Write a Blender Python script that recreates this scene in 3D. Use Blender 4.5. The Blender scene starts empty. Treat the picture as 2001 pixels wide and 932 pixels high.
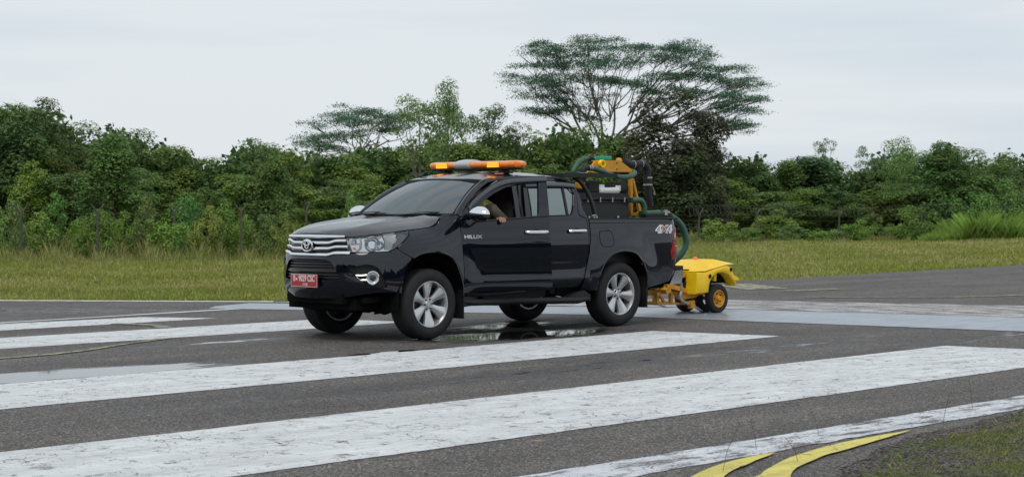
import bpy, bmesh, math, random
import numpy as np
from mathutils import Vector, Matrix
from mathutils.geometry import delaunay_2d_cdt
R_=math.radians
scene=bpy.context.scene
# ------------------------------------------------------------------ camera
CAM=Vector((13.526114,15.815048,1.478453))
YAW,PITCH,ROLL=R_(225.287473),R_(-1.073821),R_(-0.166277)
FPX=3613.882
fw=Vector((math.cos(YAW)*math.cos(PITCH),math.sin(YAW)*math.cos(PITCH),math.sin(PITCH)))
rt=fw.cross(Vector((0,0,1))).normalized(); up=rt.cross(fw)
c_,s_=math.cos(ROLL),math.sin(ROLL)
RT=rt*c_+up*s_; UP=-rt*s_+up*c_
cd=bpy.data.cameras.new('camera'); cam=bpy.data.objects.new('camera',cd); scene.collection.objects.link(cam)
cam.matrix_world=Matrix(((RT.x,UP.x,-fw.x,CAM.x),(RT.y,UP.y,-fw.y,CAM.y),(RT.z,UP.z,-fw.z,CAM.z),(0,0,0,1)))
cd.sensor_width=36; cd.lens=FPX/2001*36; cd.clip_end=3000; cd.clip_start=.1
cd.dof.use_dof=True; cd.dof.focus_distance=20.5; cd.dof.aperture_fstop=6.3
scene.camera=cam
# ------------------------------------------------------------------ sky and sun (overcast)
world=bpy.data.worlds.new('World'); scene.world=world; world.use_nodes=True
nt=world.node_tree; nt.nodes.clear()
N=nt.nodes.new; L=nt.links.new
out=N('ShaderNodeOutputWorld'); bg=N('ShaderNodeBackground'); bg.inputs['Strength'].default_value=.105
sky=N('ShaderNodeTexSky'); sky.sky_type='NISHITA'; sky.sun_disc=False
SUN_EL,SUN_AZ=R_(58),R_(35)     # azimuth: direction towards the sun, measured from +x
sky.sun_elevation=SUN_EL; sky.sun_rotation=R_(90)-SUN_AZ; sky.dust_density=3; sky.air_density=1
tc=N('ShaderNodeTexCoord'); mp=N('ShaderNodeMapping'); mp.inputs['Scale'].default_value=(1.6,1.6,16)
nz=N('ShaderNodeTexNoise'); nz.inputs['Scale'].default_value=1.3; nz.inputs['Detail'].default_value=4; nz.inputs['Roughness'].default_value=.5
rp=N('ShaderNodeValToRGB'); rp.color_ramp.elements[0].position=.34; rp.color_ramp.elements[0].color=(5.7,6.6,7.4,1)
rp.color_ramp.elements[1].position=.60; rp.color_ramp.elements[1].color=(7.5,7.95,8.3,1)
mx=N('ShaderNodeMix'); mx.data_type='RGBA'; mx.inputs[0].default_value=.93
L(tc.outputs['Generated'],mp.inputs['Vector']); L(mp.outputs[0],nz.inputs['Vector']); L(nz.outputs['Fac'],rp.inputs[0])
L(sky.outputs[0],mx.inputs[6]); L(rp.outputs[0],mx.inputs[7]); L(mx.outputs[2],bg.inputs['Color']); L(bg.outputs[0],out.inputs[0])
sl=bpy.data.lights.new('sun','SUN'); sl.energy=1.25; sl.angle=R_(25); sl.color=(1,.96,.9)
so=bpy.data.objects.new('sun',sl); scene.collection.objects.link(so)
sd=Vector((math.cos(SUN_AZ)*math.cos(SUN_EL),math.sin(SUN_AZ)*math.cos(SUN_EL),math.sin(SUN_EL)))
so.rotation_euler=sd.to_track_quat('Z','Y').to_euler()
scene.view_settings.view_transform='Standard'; scene.view_settings.look='None'
scene.view_settings.exposure=0; scene.view_settings.gamma=1; scene.view_settings.use_curve_mapping=False
scene.render.engine='CYCLES'; scene.cycles.max_bounces=8; scene.cycles.transparent_max_bounces=12
# ------------------------------------------------------------------ helpers
COL=scene.collection
rng=np.random.default_rng(7); random.seed(7)
def at(px,py,D):
    "point seen at photo pixel (px,py) at depth D metres"
    return CAM+fw*D+RT*((px-1000.5)/FPX*D)-UP*((py-466)/FPX*D)
def tag(o,label=None,cat=None,group=None,kind=None):
    if label: o['label']=label
    if cat: o['category']=cat
    if group: o['group']=group
    if kind: o['kind']=kind
    return o
def empty(name,loc=(0,0,0),rz=0,label=None,cat=None,group=None):
    o=bpy.data.objects.new(name,None); COL.objects.link(o); o.location=loc; o.rotation_euler=(0,0,rz); o.empty_display_size=.3
    return tag(o,label,cat,group)
def link(name,me,mat=None,parent=None):
    o=bpy.data.objects.new(name,me); COL.objects.link(o)
    if mat: 
        me.materials.clear(); me.materials.append(mat)
    if parent: o.parent=parent
    return o
def np_mesh(name,V,Fc,smooth=False):
    "V (n,3), Fc (m,k) equal sized faces"
    V=np.asarray(V,np.float32); Fc=np.asarray(Fc,np.int32); k=Fc.shape[1]
    me=bpy.data.meshes.new(name); me.vertices.add(len(V)); me.vertices.foreach_set('co',V.ravel())
    me.loops.add(Fc.size); me.loops.foreach_set('vertex_index',Fc.ravel())
    me.polygons.add(len(Fc)); me.polygons.foreach_set('loop_start',np.arange(0,Fc.size,k,dtype=np.int32))
    me.polygons.foreach_set('loop_total',np.full(len(Fc),k,np.int32))
    me.polygons.foreach_set('use_smooth',np.full(len(Fc),smooth))
    me.update(calc_edges=True); me.validate(); return me
class MB:
    "collects shapes into one mesh"
    def __init__(s): s.V=[]; s.F=[]; s.S=[]
    def add(s,V,F,smooth=False):
        b=len(s.V); s.V+= [tuple(v) for v in V]; s.F+=[tuple(i+b for i in f) for f in F]; s.S+=[smooth]*len(F); return s
    def box(s,c,d,rz=0,ry=0,bev=0):
        "centre c, full size d"
        hx,hy,hz=[q/2 for q in d]; M=Matrix.Translation(c)@Matrix.Rotation(rz,4,'Z')@Matrix.Rotation(ry,4,'Y')
        if bev<=0:
            P=[M@Vector((x*hx,y*hy,z*hz)) for x in(-1,1) for y in(-1,1) for z in(-1,1)]
            return s.add(P,[(0,1,3,2),(4,6,7,5),(0,4,5,1),(2,3,7,6),(0,2,6,4),(1,5,7,3)])
        bm=bmesh.new(); bmesh.ops.create_cube(bm,size=1)
        for v in bm.verts: v.co=Vector((v.co.x*d[0],v.co.y*d[1],v.co.z*d[2]))
        bmesh.ops.bevel(bm,geom=bm.edges[:],offset=bev,segments=3,profile=.6,affect='EDGES')
        bm.verts.index_update(); s.add([M@v.co for v in bm.verts],[[v.index for v in f.verts] for f in bm.faces],True); bm.free(); return s
    def prism(s,poly,axis,a,b,smooth=False):
        "polygon (2D in the other two axes, order x,y,z) extruded from a to b along axis"
        n=len(poly)
        def P(u,v,w): return {0:(w,u,v),1:(u,w,v),2:(u,v,w)}[axis]
        V=[P(u,v,a) for u,v in poly]+[P(u,v,b) for u,v in poly]
        F=[tuple(range(n))[::-1],tuple(range(n,2*n))]+[(i,(i+1)%n,(i+1)%n+n,i+n) for i in range(n)]
        return s.add(V,F,smooth)
    def tube(s,pts,r,n=10,cap=True,closed=False,flat=1.0):
        pts=[Vector(p) for p in pts]; m=len(pts); rr=r if hasattr(r,'__len__') else [r]*m
        V=[];F=[]; prev=None
        for i,p in enumerate(pts):
            if closed: t=(pts[(i+1)%m]-pts[i-1]).normalized()
            else: t=(pts[min(i+1,m-1)]-pts[max(i-1,0)]).normalized()
            if prev is None:
                a=Vector((0,0,1)) if abs(t.z)<.9 else Vector((1,0,0)); u=t.cross(a).normalized()
            else: u=(prev-t*prev.dot(t)).normalized()
            prev=u; w=t.cross(u)
            for k in range(n):
                an=2*math.pi*k/n; V.append(p+u*math.cos(an)*rr[i]+w*math.sin(an)*rr[i]*flat)
        for i in range(m if closed else m-1):
            for k in range(n):
                a=i*n+k; b=i*n+(k+1)%n; c=((i+1)%m)*n+(k+1)%n; d=((i+1)%m)*n+k; F.append((a,b,c,d))
        if cap and not closed: F+= [tuple(range(n))[::-1],tuple(range((m-1)*n,m*n))]
        return s.add(V,F,True)
    def lathe(s,prof,c,axis='Y',n=48,smooth=True,sgn=1):
        "prof list of (radius, along)"
        V=[];F=[]; m=len(prof)
        for r,a in prof:
            for k in range(n):
                an=2*math.pi*k/n; u,v=r*math.cos(an),r*math.sin(an)
                if axis=='Y': V.append((c[0]+u,c[1]+a*sgn,c[2]+v))
                elif axis=='X': V.append((c[0]+a*sgn,c[1]+u,c[2]+v))
                else: V.append((c[0]+u,c[1]+v,c[2]+a*sgn))
        for i in range(m-1):
            for k in range(n): F.append((i*n+k,i*n+(k+1)%n,(i+1)*n+(k+1)%n,(i+1)*n+k))
        return s.add(V,F,smooth)
    def build(s,name,mat,parent=None,fix=True):
        me=bpy.data.meshes.new(name); me.from_pydata([tuple(v) for v in s.V],[],s.F); 
        me.polygons.foreach_set('use_smooth',s.S)
        if fix:
            bm=bmesh.new(); bm.from_mesh(me); bmesh.ops.recalc_face_normals(bm,faces=bm.faces); bm.to_mesh(me); bm.free()
        me.update(); 
        if any(s.S):
            try: me.set_sharp_from_angle(angle=R_(38))
            except Exception: pass
        return link(name,me,mat,parent)
def catmull(P,n=6,closed=False):
    P=[Vector(p) for p in P]; m=len(P); o=[]
    rg=range(m) if closed else range(m-1)
    for i in rg:
        if closed: a,b,c,d=P[i-1],P[i],P[(i+1)%m],P[(i+2)%m]
        else: a,b,c,d=P[max(i-1,0)],P[i],P[i+1],P[min(i+2,m-1)]
        for k in range(n):
            t=k/n; o.append(.5*((2*b)+(c-a)*t+(2*a-5*b+4*c-d)*t*t+(3*b-a-3*c+d)*t**3))
    if not closed: o.append(P[-1])
    return o
# ------------------------------------------------------------------ materials
def mat(name,col,rough=.5,metal=0,coat=0,spec=.5,bump=0,bscale=40,vary=0,vscale=3,emis=0,trans=0,ior=1.45,aniso=None,coatr=.03):
    m=bpy.data.materials.new(name); m.use_nodes=True; t=m.node_tree; b=t.nodes['Principled BSDF']
    col=tuple(col)+(1,) if len(col)==3 else col
    b.inputs['Base Color'].default_value=col; b.inputs['Roughness'].default_value=rough; b.inputs['Metallic'].default_value=metal
    b.inputs['Coat Weight'].default_value=coat; b.inputs['Coat Roughness'].default_value=coatr; b.inputs['Specular IOR Level'].default_value=spec
    b.inputs['Coat IOR'].default_value=1.58
    b.inputs['IOR'].default_value=ior; b.inputs['Transmission Weight'].default_value=trans
    if emis: b.inputs['Emission Color'].default_value=col; b.inputs['Emission Strength'].default_value=emis
    tcn=t.nodes.new('ShaderNodeTexCoord')
    if vary:
        n=t.nodes.new('ShaderNodeTexNoise'); n.inputs['Scale'].default_value=vscale; n.inputs['Detail'].default_value=6; n.inputs['Roughness'].default_value=.65
        r=t.nodes.new('ShaderNodeMapRange'); r.inputs[1].default_value=.3; r.inputs[2].default_value=.7; r.inputs[3].default_value=1-vary; r.inputs[4].default_value=1+vary*.6
        x=t.nodes.new('ShaderNodeMix'); x.data_type='RGBA'; x.blend_type='MULTIPLY'; x.inputs[0].default_value=1; x.inputs[6].default_value=col
        t.links.new(tcn.outputs['Object'],n.inputs['Vector']); t.links.new(n.outputs['Fac'],r.inputs[0]); t.links.new(r.outputs[0],x.inputs[7]); t.links.new(x.outputs[2],b.inputs['Base Color'])
        r2=t.nodes.new('ShaderNodeMapRange'); r2.inputs[3].default_value=rough*.8; r2.inputs[4].default_value=min(1,rough*1.25+.02)
        t.links.new(n.outputs['Fac'],r2.inputs[0]); t.links.new(r2.outputs[0],b.inputs['Roughness'])
    if bump:
        n=t.nodes.new('ShaderNodeTexNoise'); n.inputs['Scale'].default_value=bscale; n.inputs['Detail'].default_value=3
        q=t.nodes.new('ShaderNodeBump'); q.inputs['Strength'].default_value=bump; q.inputs['Distance'].default_value=.01
        t.links.new(tcn.outputs['Object'],n.inputs['Vector']); t.links.new(n.outputs['Fac'],q.inputs['Height']); t.links.new(q.outputs[0],b.inputs['Normal'])
    return m
def glass(name,tint,clear,gl=.16,rough=.02):
    "tinted window film: part see-through, part mirror"
    m=bpy.data.materials.new(name); m.use_nodes=True; t=m.node_tree; t.nodes.clear()
    o=t.nodes.new('ShaderNodeOutputMaterial'); tr=t.nodes.new('ShaderNodeBsdfTransparent'); tr.inputs[0].default_value=tuple(c*clear for c in tint)+(1,)
    g=t.nodes.new('ShaderNodeBsdfGlossy'); g.inputs['Roughness'].default_value=rough; g.inputs[0].default_value=tuple(tint)+(1,)
    fr=t.nodes.new('ShaderNodeFresnel'); fr.inputs[0].default_value=1.5
    ad=t.nodes.new('ShaderNodeMath'); ad.operation='ADD'; ad.inputs[1].default_value=gl; ad.use_clamp=True
    mx=t.nodes.new('ShaderNodeMixShader'); t.links.new(fr.outputs[0],ad.inputs[0]); t.links.new(ad.outputs[0],mx.inputs[0])
    t.links.new(tr.outputs[0],mx.inputs[1]); t.links.new(g.outputs[0],mx.inputs[2]); t.links.new(mx.outputs[0],o.inputs[0]); return m
M={}
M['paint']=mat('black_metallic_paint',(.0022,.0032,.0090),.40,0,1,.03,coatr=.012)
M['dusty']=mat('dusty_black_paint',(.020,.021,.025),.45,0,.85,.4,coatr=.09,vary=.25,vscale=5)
M['black']=mat('black_plastic',(.012,.012,.013),.55,bump=.15,bscale=300,vary=.3)
M['gloss_black']=mat('gloss_black_plastic',(.006,.006,.007),.16,coat=.5)
M['deep']=mat('dark_underbody',(.006,.006,.006),.9,spec=.1,vary=.4)
M['rubber']=mat('tyre_rubber',(.018,.018,.019),.75,bump=.25,bscale=120,vary=.35,vscale=9)
M['chrome']=mat('chrome',(.82,.83,.85),.10,1)
M['rim']=mat('silver_alloy',(.62,.63,.64),.30,.75,coat=.4,vary=.08)
M['rim_dark']=mat('dark_alloy',(.05,.05,.055),.5,.6)
M['light_metal']=mat('pale_ribbed_metal',(.50,.51,.52),.4,.0,vary=.15)
M['white']=mat('white_plastic',(.75,.76,.76),.5)
M['windscreen']=glass('windscreen_glass',(.78,.84,.86),.22,.165)
M['window']=glass('tinted_window_glass',(.78,.88,.88),.22,.26)
M['lens']=glass('clear_lens',(.98,.99,1),.9,.03)
M['reflector']=mat('headlight_reflector',(.86,.88,.90),.20,.85)
M['smoke']=mat('smoked_lens',(.03,.035,.045),.1,coat=1)
M['redlens']=mat('red_lens',(.38,.008,.012),.15,coat=.9)
M['darkred']=mat('dark_red_lens',(.16,.004,.008),.15,coat=.9)
M['amber']=mat('amber_lens',(.95,.25,.010),.22,coat=.6,vary=.2,vscale=6)
M['led']=mat('lit_led_panel',(1,.36,.02),.4,emis=1.6)
M['led_dark']=mat('led_panel_gap',(.45,.13,.01),.4,emis=.5)
M['marker']=mat('amber_marker',(.8,.16,.04),.3,emis=.4)
M['plate']=mat('red_plate_paint',(.42,.022,.03),.4,coat=.3)
M['plate_white']=mat('plate_lettering',(.72,.68,.66),.5)
M['red']=mat('red_sticker',(.5,.02,.03),.4)
M['interior']=mat('dark_interior',(.012,.011,.011),.8,vary=.3)
M['seat']=mat('dark_seat_fabric',(.035,.03,.028),.85,bump=.2)
M['yellow']=mat('yellow_paint',(.95,.60,.006),.36,coat=.12,vary=.12,vscale=5)
M['orange']=mat('orange_yellow_steel',(.66,.30,.012),.42,coat=.15,vary=.22,vscale=7)
M['rust']=mat('rust_yellow_steel',(.50,.24,.018),.6,vary=.45,vscale=14)
M['steel']=mat('bare_steel',(.45,.44,.42),.35,.85,vary=.25,vscale=10)
M['tank']=mat('black_tank_plastic',(.016,.017,.018),.45,bump=.1,bscale=20,vary=.3)
M['frame_black']=mat('black_steel_tube',(.010,.010,.011),.5)
M['hosemat']=mat('green_hose_rubber',(.038,.105,.072),.42,vary=.25,vscale=8)
M['greencap']=mat('green_plastic',(.02,.32,.20),.4)
M['skin']=mat('skin',(.36,.18,.12),.55)
M['vest']=mat('yellow_vest_fabric',(.72,.60,.02),.75)
M['silverband']=mat('reflective_band',(.42,.42,.42),.4)
M['uniform']=mat('olive_uniform_fabric',(.13,.115,.09),.85,vary=.2)
M['hair']=mat('dark_hair',(.01,.008,.007),.6)
M['trousers']=mat('dark_trousers',(.02,.02,.02),.8)
M['leaf_litter']=mat('dry_leaf',(.45,.22,.05),.7)
# ------------------------------------------------------------------ ground
def interp(x,pts): 
    return float(np.interp(x,[p[0] for p in pts],[p[1] for p in pts]))
YLOW=[(-320,-28),(-26,-6.84),(-14,-6.0),(-7.2,-5.5),(-3.9,-6.81),(-1.1,-10.35),(12,-27),(60,-90)]
YHIGH=[(-320,-3.5),(-40,7.6),(-5,8.82),(1.64,9.02),(2.75,9.22),(3.51,9.27),(4.24,9.5),(4.92,9.79),(5.31,9.96),(7,11.0),(12,13),(60,20)]
PE=[Vector((a,b)) for a,b in YLOW]
def dist_out(x,y):
    "distance beyond the far pavement edge (0 on the pavement)"
    if y>=interp(x,YLOW): return 0.
    p=Vector((x,y)); best=1e9
    for a,b in zip(PE[:-1],PE[1:]):
        ab=b-a; t=max(0,min(1,(p-a).dot(ab)/ab.length_squared)); best=min(best,(p-a-ab*t).length)
    return best
def terr(x,y):
    d=dist_out(x,y)
    if d>0:
        z=-.0185*min(d,60)-.02; z+=.10*math.sin(x*.31+1)*math.sin(y*.27)*min(1,d/12)
        return z
    yh=interp(x,YHIGH)
    if y>yh:
        e=y-yh; return -.003+min(.10,e*.09)*.9+.012*math.sin(x*5)*math.sin(y*6)*min(1,e)
    return -.003 if y>yh-1.2 and x<9 else -.05
# polar sheet around the camera position, out to the horizon
rad=[0,1,2,3,4]+list(np.arange(4.5,16,.3))+list(np.arange(16,40,.6))+list(np.arange(40,130,1.6))+[135,150,180,230,300,450,700,1200,2500]
ang=list(np.radians(np.arange(208,243,.5)))+list(np.radians(np.arange(243,568,5)))
V=[];Fc=[]
for r in rad:
    for a in ang:
        x=CAM.x+r*math.cos(a); y=CAM.y+r*math.sin(a); V.append((x,y,terr(x,y) if r<400 else -1.15))
na=len(ang)
for i in range(len(rad)-1):
    for k in range(na): Fc.append((i*na+k,(i+1)*na+k,(i+1)*na+(k+1)%na,i*na+(k+1)%na))
me=np_mesh('ground',V,Fc,True)
def ground_mat():
    m=bpy.data.materials.new('grass_and_soil'); m.use_nodes=True; t=m.node_tree; b=t.nodes['Principled BSDF']; b.inputs['Roughness'].default_value=.95; b.inputs['Specular IOR Level'].default_value=.15
    g=t.nodes.new('ShaderNodeNewGeometry')
    def nz(s,d=5,r=.6,v=None):
        n=t.nodes.new('ShaderNodeTexNoise'); n.inputs['Scale'].default_value=s; n.inputs['Detail'].default_value=d; n.inputs['Roughness'].default_value=r; t.links.new(v or g.outputs['Position'],n.inputs['Vector']); return n.outputs['Fac']
    r=t.nodes.new('ShaderNodeValToRGB'); e=r.color_ramp.elements
    e[0].position=.30; e[0].color=(.12,.14,.035,1); e[1].position=.72; e[1].color=(.34,.31,.15,1); q=e.new(.5); q.color=(.23,.24,.07,1)
    t.links.new(nz(.35,8,.7),r.inputs[0])
    # bare soil
    r2=t.nodes.new('ShaderNodeValToRGB'); r2.color_ramp.elements[0].color=(.018,.016,.014,1); r2.color_ramp.elements[1].color=(.22,.20,.18,1)
    r2.color_ramp.elements[0].position=.3; r2.color_ramp.elements[1].position=.75
    vg=t.nodes.new('ShaderNodeTexVoronoi'); vg.inputs['Scale'].default_value=80; t.links.new(g.outputs['Position'],vg.inputs['Vector']); sg_=t.nodes.new('ShaderNodeSeparateColor'); t.links.new(vg.outputs['Color'],sg_.inputs[0]); pw_=t.nodes.new('ShaderNodeMath'); pw_.operation='MULTIPLY'; t.links.new(sg_.outputs[0],pw_.inputs[0]); t.links.new(nz(9,6,.8),pw_.inputs[1]); mu_=t.nodes.new('ShaderNodeMath'); mu_.operation='MULTIPLY'; mu_.inputs[1].default_value=1.7; t.links.new(pw_.outputs[0],mu_.inputs[0]); t.links.new(mu_.outputs[0],r2.inputs[0])
    sep=t.nodes.new('ShaderNodeSeparateXYZ'); t.links.new(g.outputs['Position'],sep.inputs[0])
    mr=t.nodes.new('ShaderNodeMapRange'); mr.inputs[1].default_value=4; mr.inputs[2].default_value=6; t.links.new(sep.outputs['Y'],mr.inputs[0])
    sp=t.nodes.new('ShaderNodeMapRange'); sp.inputs[1].default_value=.63; sp.inputs[2].default_value=.70; t.links.new(nz(.22,4,.5),sp.inputs[0])
    mxm=t.nodes.new('ShaderNodeMath'); mxm.operation='MAXIMUM'; t.links.new(mr.outputs[0],mxm.inputs[0]); t.links.new(sp.outputs[0],mxm.inputs[1])
    mx=t.nodes.new('ShaderNodeMix'); mx.data_type='RGBA'; t.links.new(mxm.outputs[0],mx.inputs[0]); t.links.new(r.outputs[0],mx.inputs[6]); t.links.new(r2.outputs[0],mx.inputs[7]); t.links.new(mx.outputs[2],b.inputs['Base Color'])
    bp=t.nodes.new('ShaderNodeBump'); bp.inputs['Strength'].default_value=.9; bp.inputs['Distance'].default_value=.03; t.links.new(nz(30,6,.7),bp.inputs['Height']); t.links.new(bp.outputs[0],b.inputs['Normal'])
    return m
tag(link('ground',me,ground_mat()),'grassy ground beside the runway','ground',kind='structure')
# pavement
xs=list(np.arange(-320,-60,20))+list(np.arange(-60,-20,2.0))+list(np.arange(-20,-9,.5))+list(np.arange(-9,9,.09))+list(np.arange(9,20,1))+[25,35,60]
def wetness(x,y):
    "1 = standing water, 0 = dry; puddles lie along the hollows of the runway"
    w=0
    def ell(cx,cy,rx,ry,a,k=1.0):
        ca,sa=math.cos(a),math.sin(a); dx,dy=x-cx,y-cy; u=(dx*ca+dy*sa)/rx; v=(-dx*sa+dy*ca)/ry
        return k*max(0,1-math.sqrt(u*u+v*v))
    # puddle beyond the second stripe, seen left of the pickup
    w=max(w,ell(5.2,1.55,2.3,.58,R_(-3),2.0) if y<1.97 else 0)
    # water under the truck
    w=max(w,ell(-1.2,1.05,2.1,.80,R_(-6),1.15) if y<1.80 else 0)
    w=max(w,ell(-2.3,-.2,1.5,.7,R_(10),.8))
    w=max(w,ell(1.6,-.55,1.9,.38,R_(2),.58))
    w=max(w,ell(2.6,-6.0,4.5,1.2,R_(0),.5))
    w=max(w,ell(0.2,4.35,9,.5,R_(2.5),.42))
    w=max(w,ell(-6,5.0,7,.45,R_(3),.42))
    w=max(w,ell(1.3,1.85,.9,.12,R_(0),1.8) if y<1.93 else 0)
    w=max(w,ell(1.0,-8.5,7,1.6,R_(-52),.6))
    return w
V=[];W=[];Fc=[]; tt=list(np.linspace(0,.12,10)[:-1])+list(np.linspace(.12,1,150)); ny=len(tt)
for x in xs:
    a,b=interp(x,YLOW),interp(x,YHIGH)
    jit=.02*math.sin(x*7.3)+.015*math.sin(x*19.7+1)+.012*math.sin(x*47)
    for k,t_ in enumerate(tt):
        y=a+(b+jit-a)*t_
        V.append((x,y,0)); W.append(wetness(x,y) if -9<x<9 else 0.0)
for i in range(len(xs)-1):
    for k in range(ny-1): Fc.append((i*ny+k,(i+1)*ny+k,(i+1)*ny+k+1,i*ny+k+1))
me=np_mesh('runway',V,Fc,True)
at_=me.attributes.new('wet','FLOAT','POINT'); at_.data.foreach_set('value',np.array(W,np.float32))
def asphalt_nodes(t,g,wetsock=None):
    "returns colour, roughness, normal sockets"
    def nz(s,d=4,r=.6,sc=None):
        n=t.nodes.new('ShaderNodeTexNoise'); n.inputs['Scale'].default_value=s; n.inputs['Detail'].default_value=d; n.inputs['Roughness'].default_value=r
        if sc:
            mp=t.nodes.new('ShaderNodeMapping'); mp.inputs['Scale'].default_value=sc; t.links.new(g.outputs['Position'],mp.inputs[0]); t.links.new(mp.outputs[0],n.inputs['Vector'])
        else: t.links.new(g.outputs['Position'],n.inputs['Vector'])
        return n.outputs['Fac']
    vo=t.nodes.new('ShaderNodeTexVoronoi'); vo.inputs['Scale'].default_value=95; t.links.new(g.outputs['Position'],vo.inputs['Vector'])
    sh=t.nodes.new('ShaderNodeSeparateColor'); t.links.new(vo.outputs['Color'],sh.inputs[0])
    r=t.nodes.new('ShaderNodeValToRGB'); e=r.color_ramp.elements; e[0].position=0; e[0].color=(.034,.030,.028,1); e[1].position=1; e[1].color=(.36,.335,.31,1); q=e.new(.55); q.color=(.098,.089,.083,1); q=e.new(.84); q.color=(.205,.182,.166,1)
    t.links.new(sh.outputs[0],r.inputs[0])
    big=t.nodes.new('ShaderNodeMapRange'); big.inputs[1].default_value=.3; big.inputs[2].default_value=.72; big.inputs[3].default_value=.62; big.inputs[4].default_value=1.15
    t.links.new(nz(.9,6,.6,(.35,1.6,1)),big.inputs[0])
    mx=t.nodes.new('ShaderNodeMix'); mx.data_type='RGBA'; mx.blend_type='MULTIPLY'; mx.inputs[0].default_value=1; t.links.new(r.outputs[0],mx.inputs[6]); t.links.new(big.outputs[0],mx.inputs[7])
    return mx.outputs[2],vo.outputs['Distance'],nz
def runway_mat():
    m=bpy.data.materials.new('wet_asphalt'); m.use_nodes=True; t=m.node_tree; b=t.nodes['Principled BSDF']
    g=t.nodes.new('ShaderNodeNewGeometry'); col,dist,nz=asphalt_nodes(t,g)
    at=t.nodes.new('ShaderNodeAttribute'); at.attribute_name='wet'
    # wet factor broken up by the texture of the surface
    a1=t.nodes.new('ShaderNodeMath'); a1.operation='MULTIPLY_ADD'; a1.inputs[1].default_value=2.1; t.links.new(nz(4.5,9,.78,(.45,1.5,1)),a1.inputs[0]); a1.inputs[2].default_value=-1.05
    a2=t.nodes.new('ShaderNodeMath'); a2.operation='ADD'; t.links.new(at.outputs['Fac'],a2.inputs[0]); t.links.new(a1.outputs[0],a2.inputs[1])
    pud=t.nodes.new('ShaderNodeMapRange'); pud.inputs[1].default_value=.34; pud.inputs[2].default_value=.58; pud.interpolation_type='SMOOTHSTEP'; t.links.new(a2.outputs[0],pud.inputs[0])
    damp=t.nodes.new('ShaderNodeMapRange'); damp.inputs[1].default_value=.02; damp.inputs[2].default_value=.40; t.links.new(a2.outputs[0],damp.inputs[0])
    dk=t.nodes.new('ShaderNodeMix'); dk.data_type='RGBA'; dk.blend_type='MULTIPLY'; dk.inputs[7].default_value=(.36,.36,.38,1); t.links.new(damp.outputs[0],dk.inputs[0]); t.links.new(col,dk.inputs[6])
    pk=t.nodes.new('ShaderNodeMix'); pk.data_type='RGBA'; pk.inputs[7].default_value=(.010,.010,.010,1); t.links.new(pud.outputs[0],pk.inputs[0]); t.links.new(dk.outputs[2],pk.inputs[6])
    t.links.new(pk.outputs[2],b.inputs['Base Color'])
    rr=t.nodes.new('ShaderNodeMapRange'); rr.inputs[3].default_value=.80; rr.inputs[4].default_value=.46; t.links.new(damp.outputs[0],rr.inputs[0])
    r2=t.nodes.new('ShaderNodeMix'); r2.data_type='FLOAT'; r2.inputs[3].default_value=.02; t.links.new(pud.outputs[0],r2.inputs[0]); t.links.new(rr.outputs[0],r2.inputs[2]); t.links.new(r2.outputs[0],b.inputs['Roughness'])
    bs=t.nodes.new('ShaderNodeMix'); bs.data_type='FLOAT'; bs.inputs[2].default_value=.55; bs.inputs[3].default_value=.0; t.links.new(pud.outputs[0],bs.inputs[0])
    bp=t.nodes.new('ShaderNodeBump'); bp.inputs['Distance'].default_value=.006; t.links.new(bs.outputs[0],bp.inputs['Strength']); t.links.new(dist,bp.inputs['Height']); t.links.new(bp.outputs[0],b.inputs['Normal'])
    si=t.nodes.new('ShaderNodeMix'); si.data_type='FLOAT'; si.inputs[2].default_value=.32; si.inputs[3].default_value=.75; t.links.new(pud.outputs[0],si.inputs[0]); t.links.new(si.outputs[0],b.inputs['Specular IOR Level'])
    return m
M['runway']=runway_mat()
tag(link('runway',me,M['runway']),'wet grey asphalt runway','runway',kind='structure')
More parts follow.
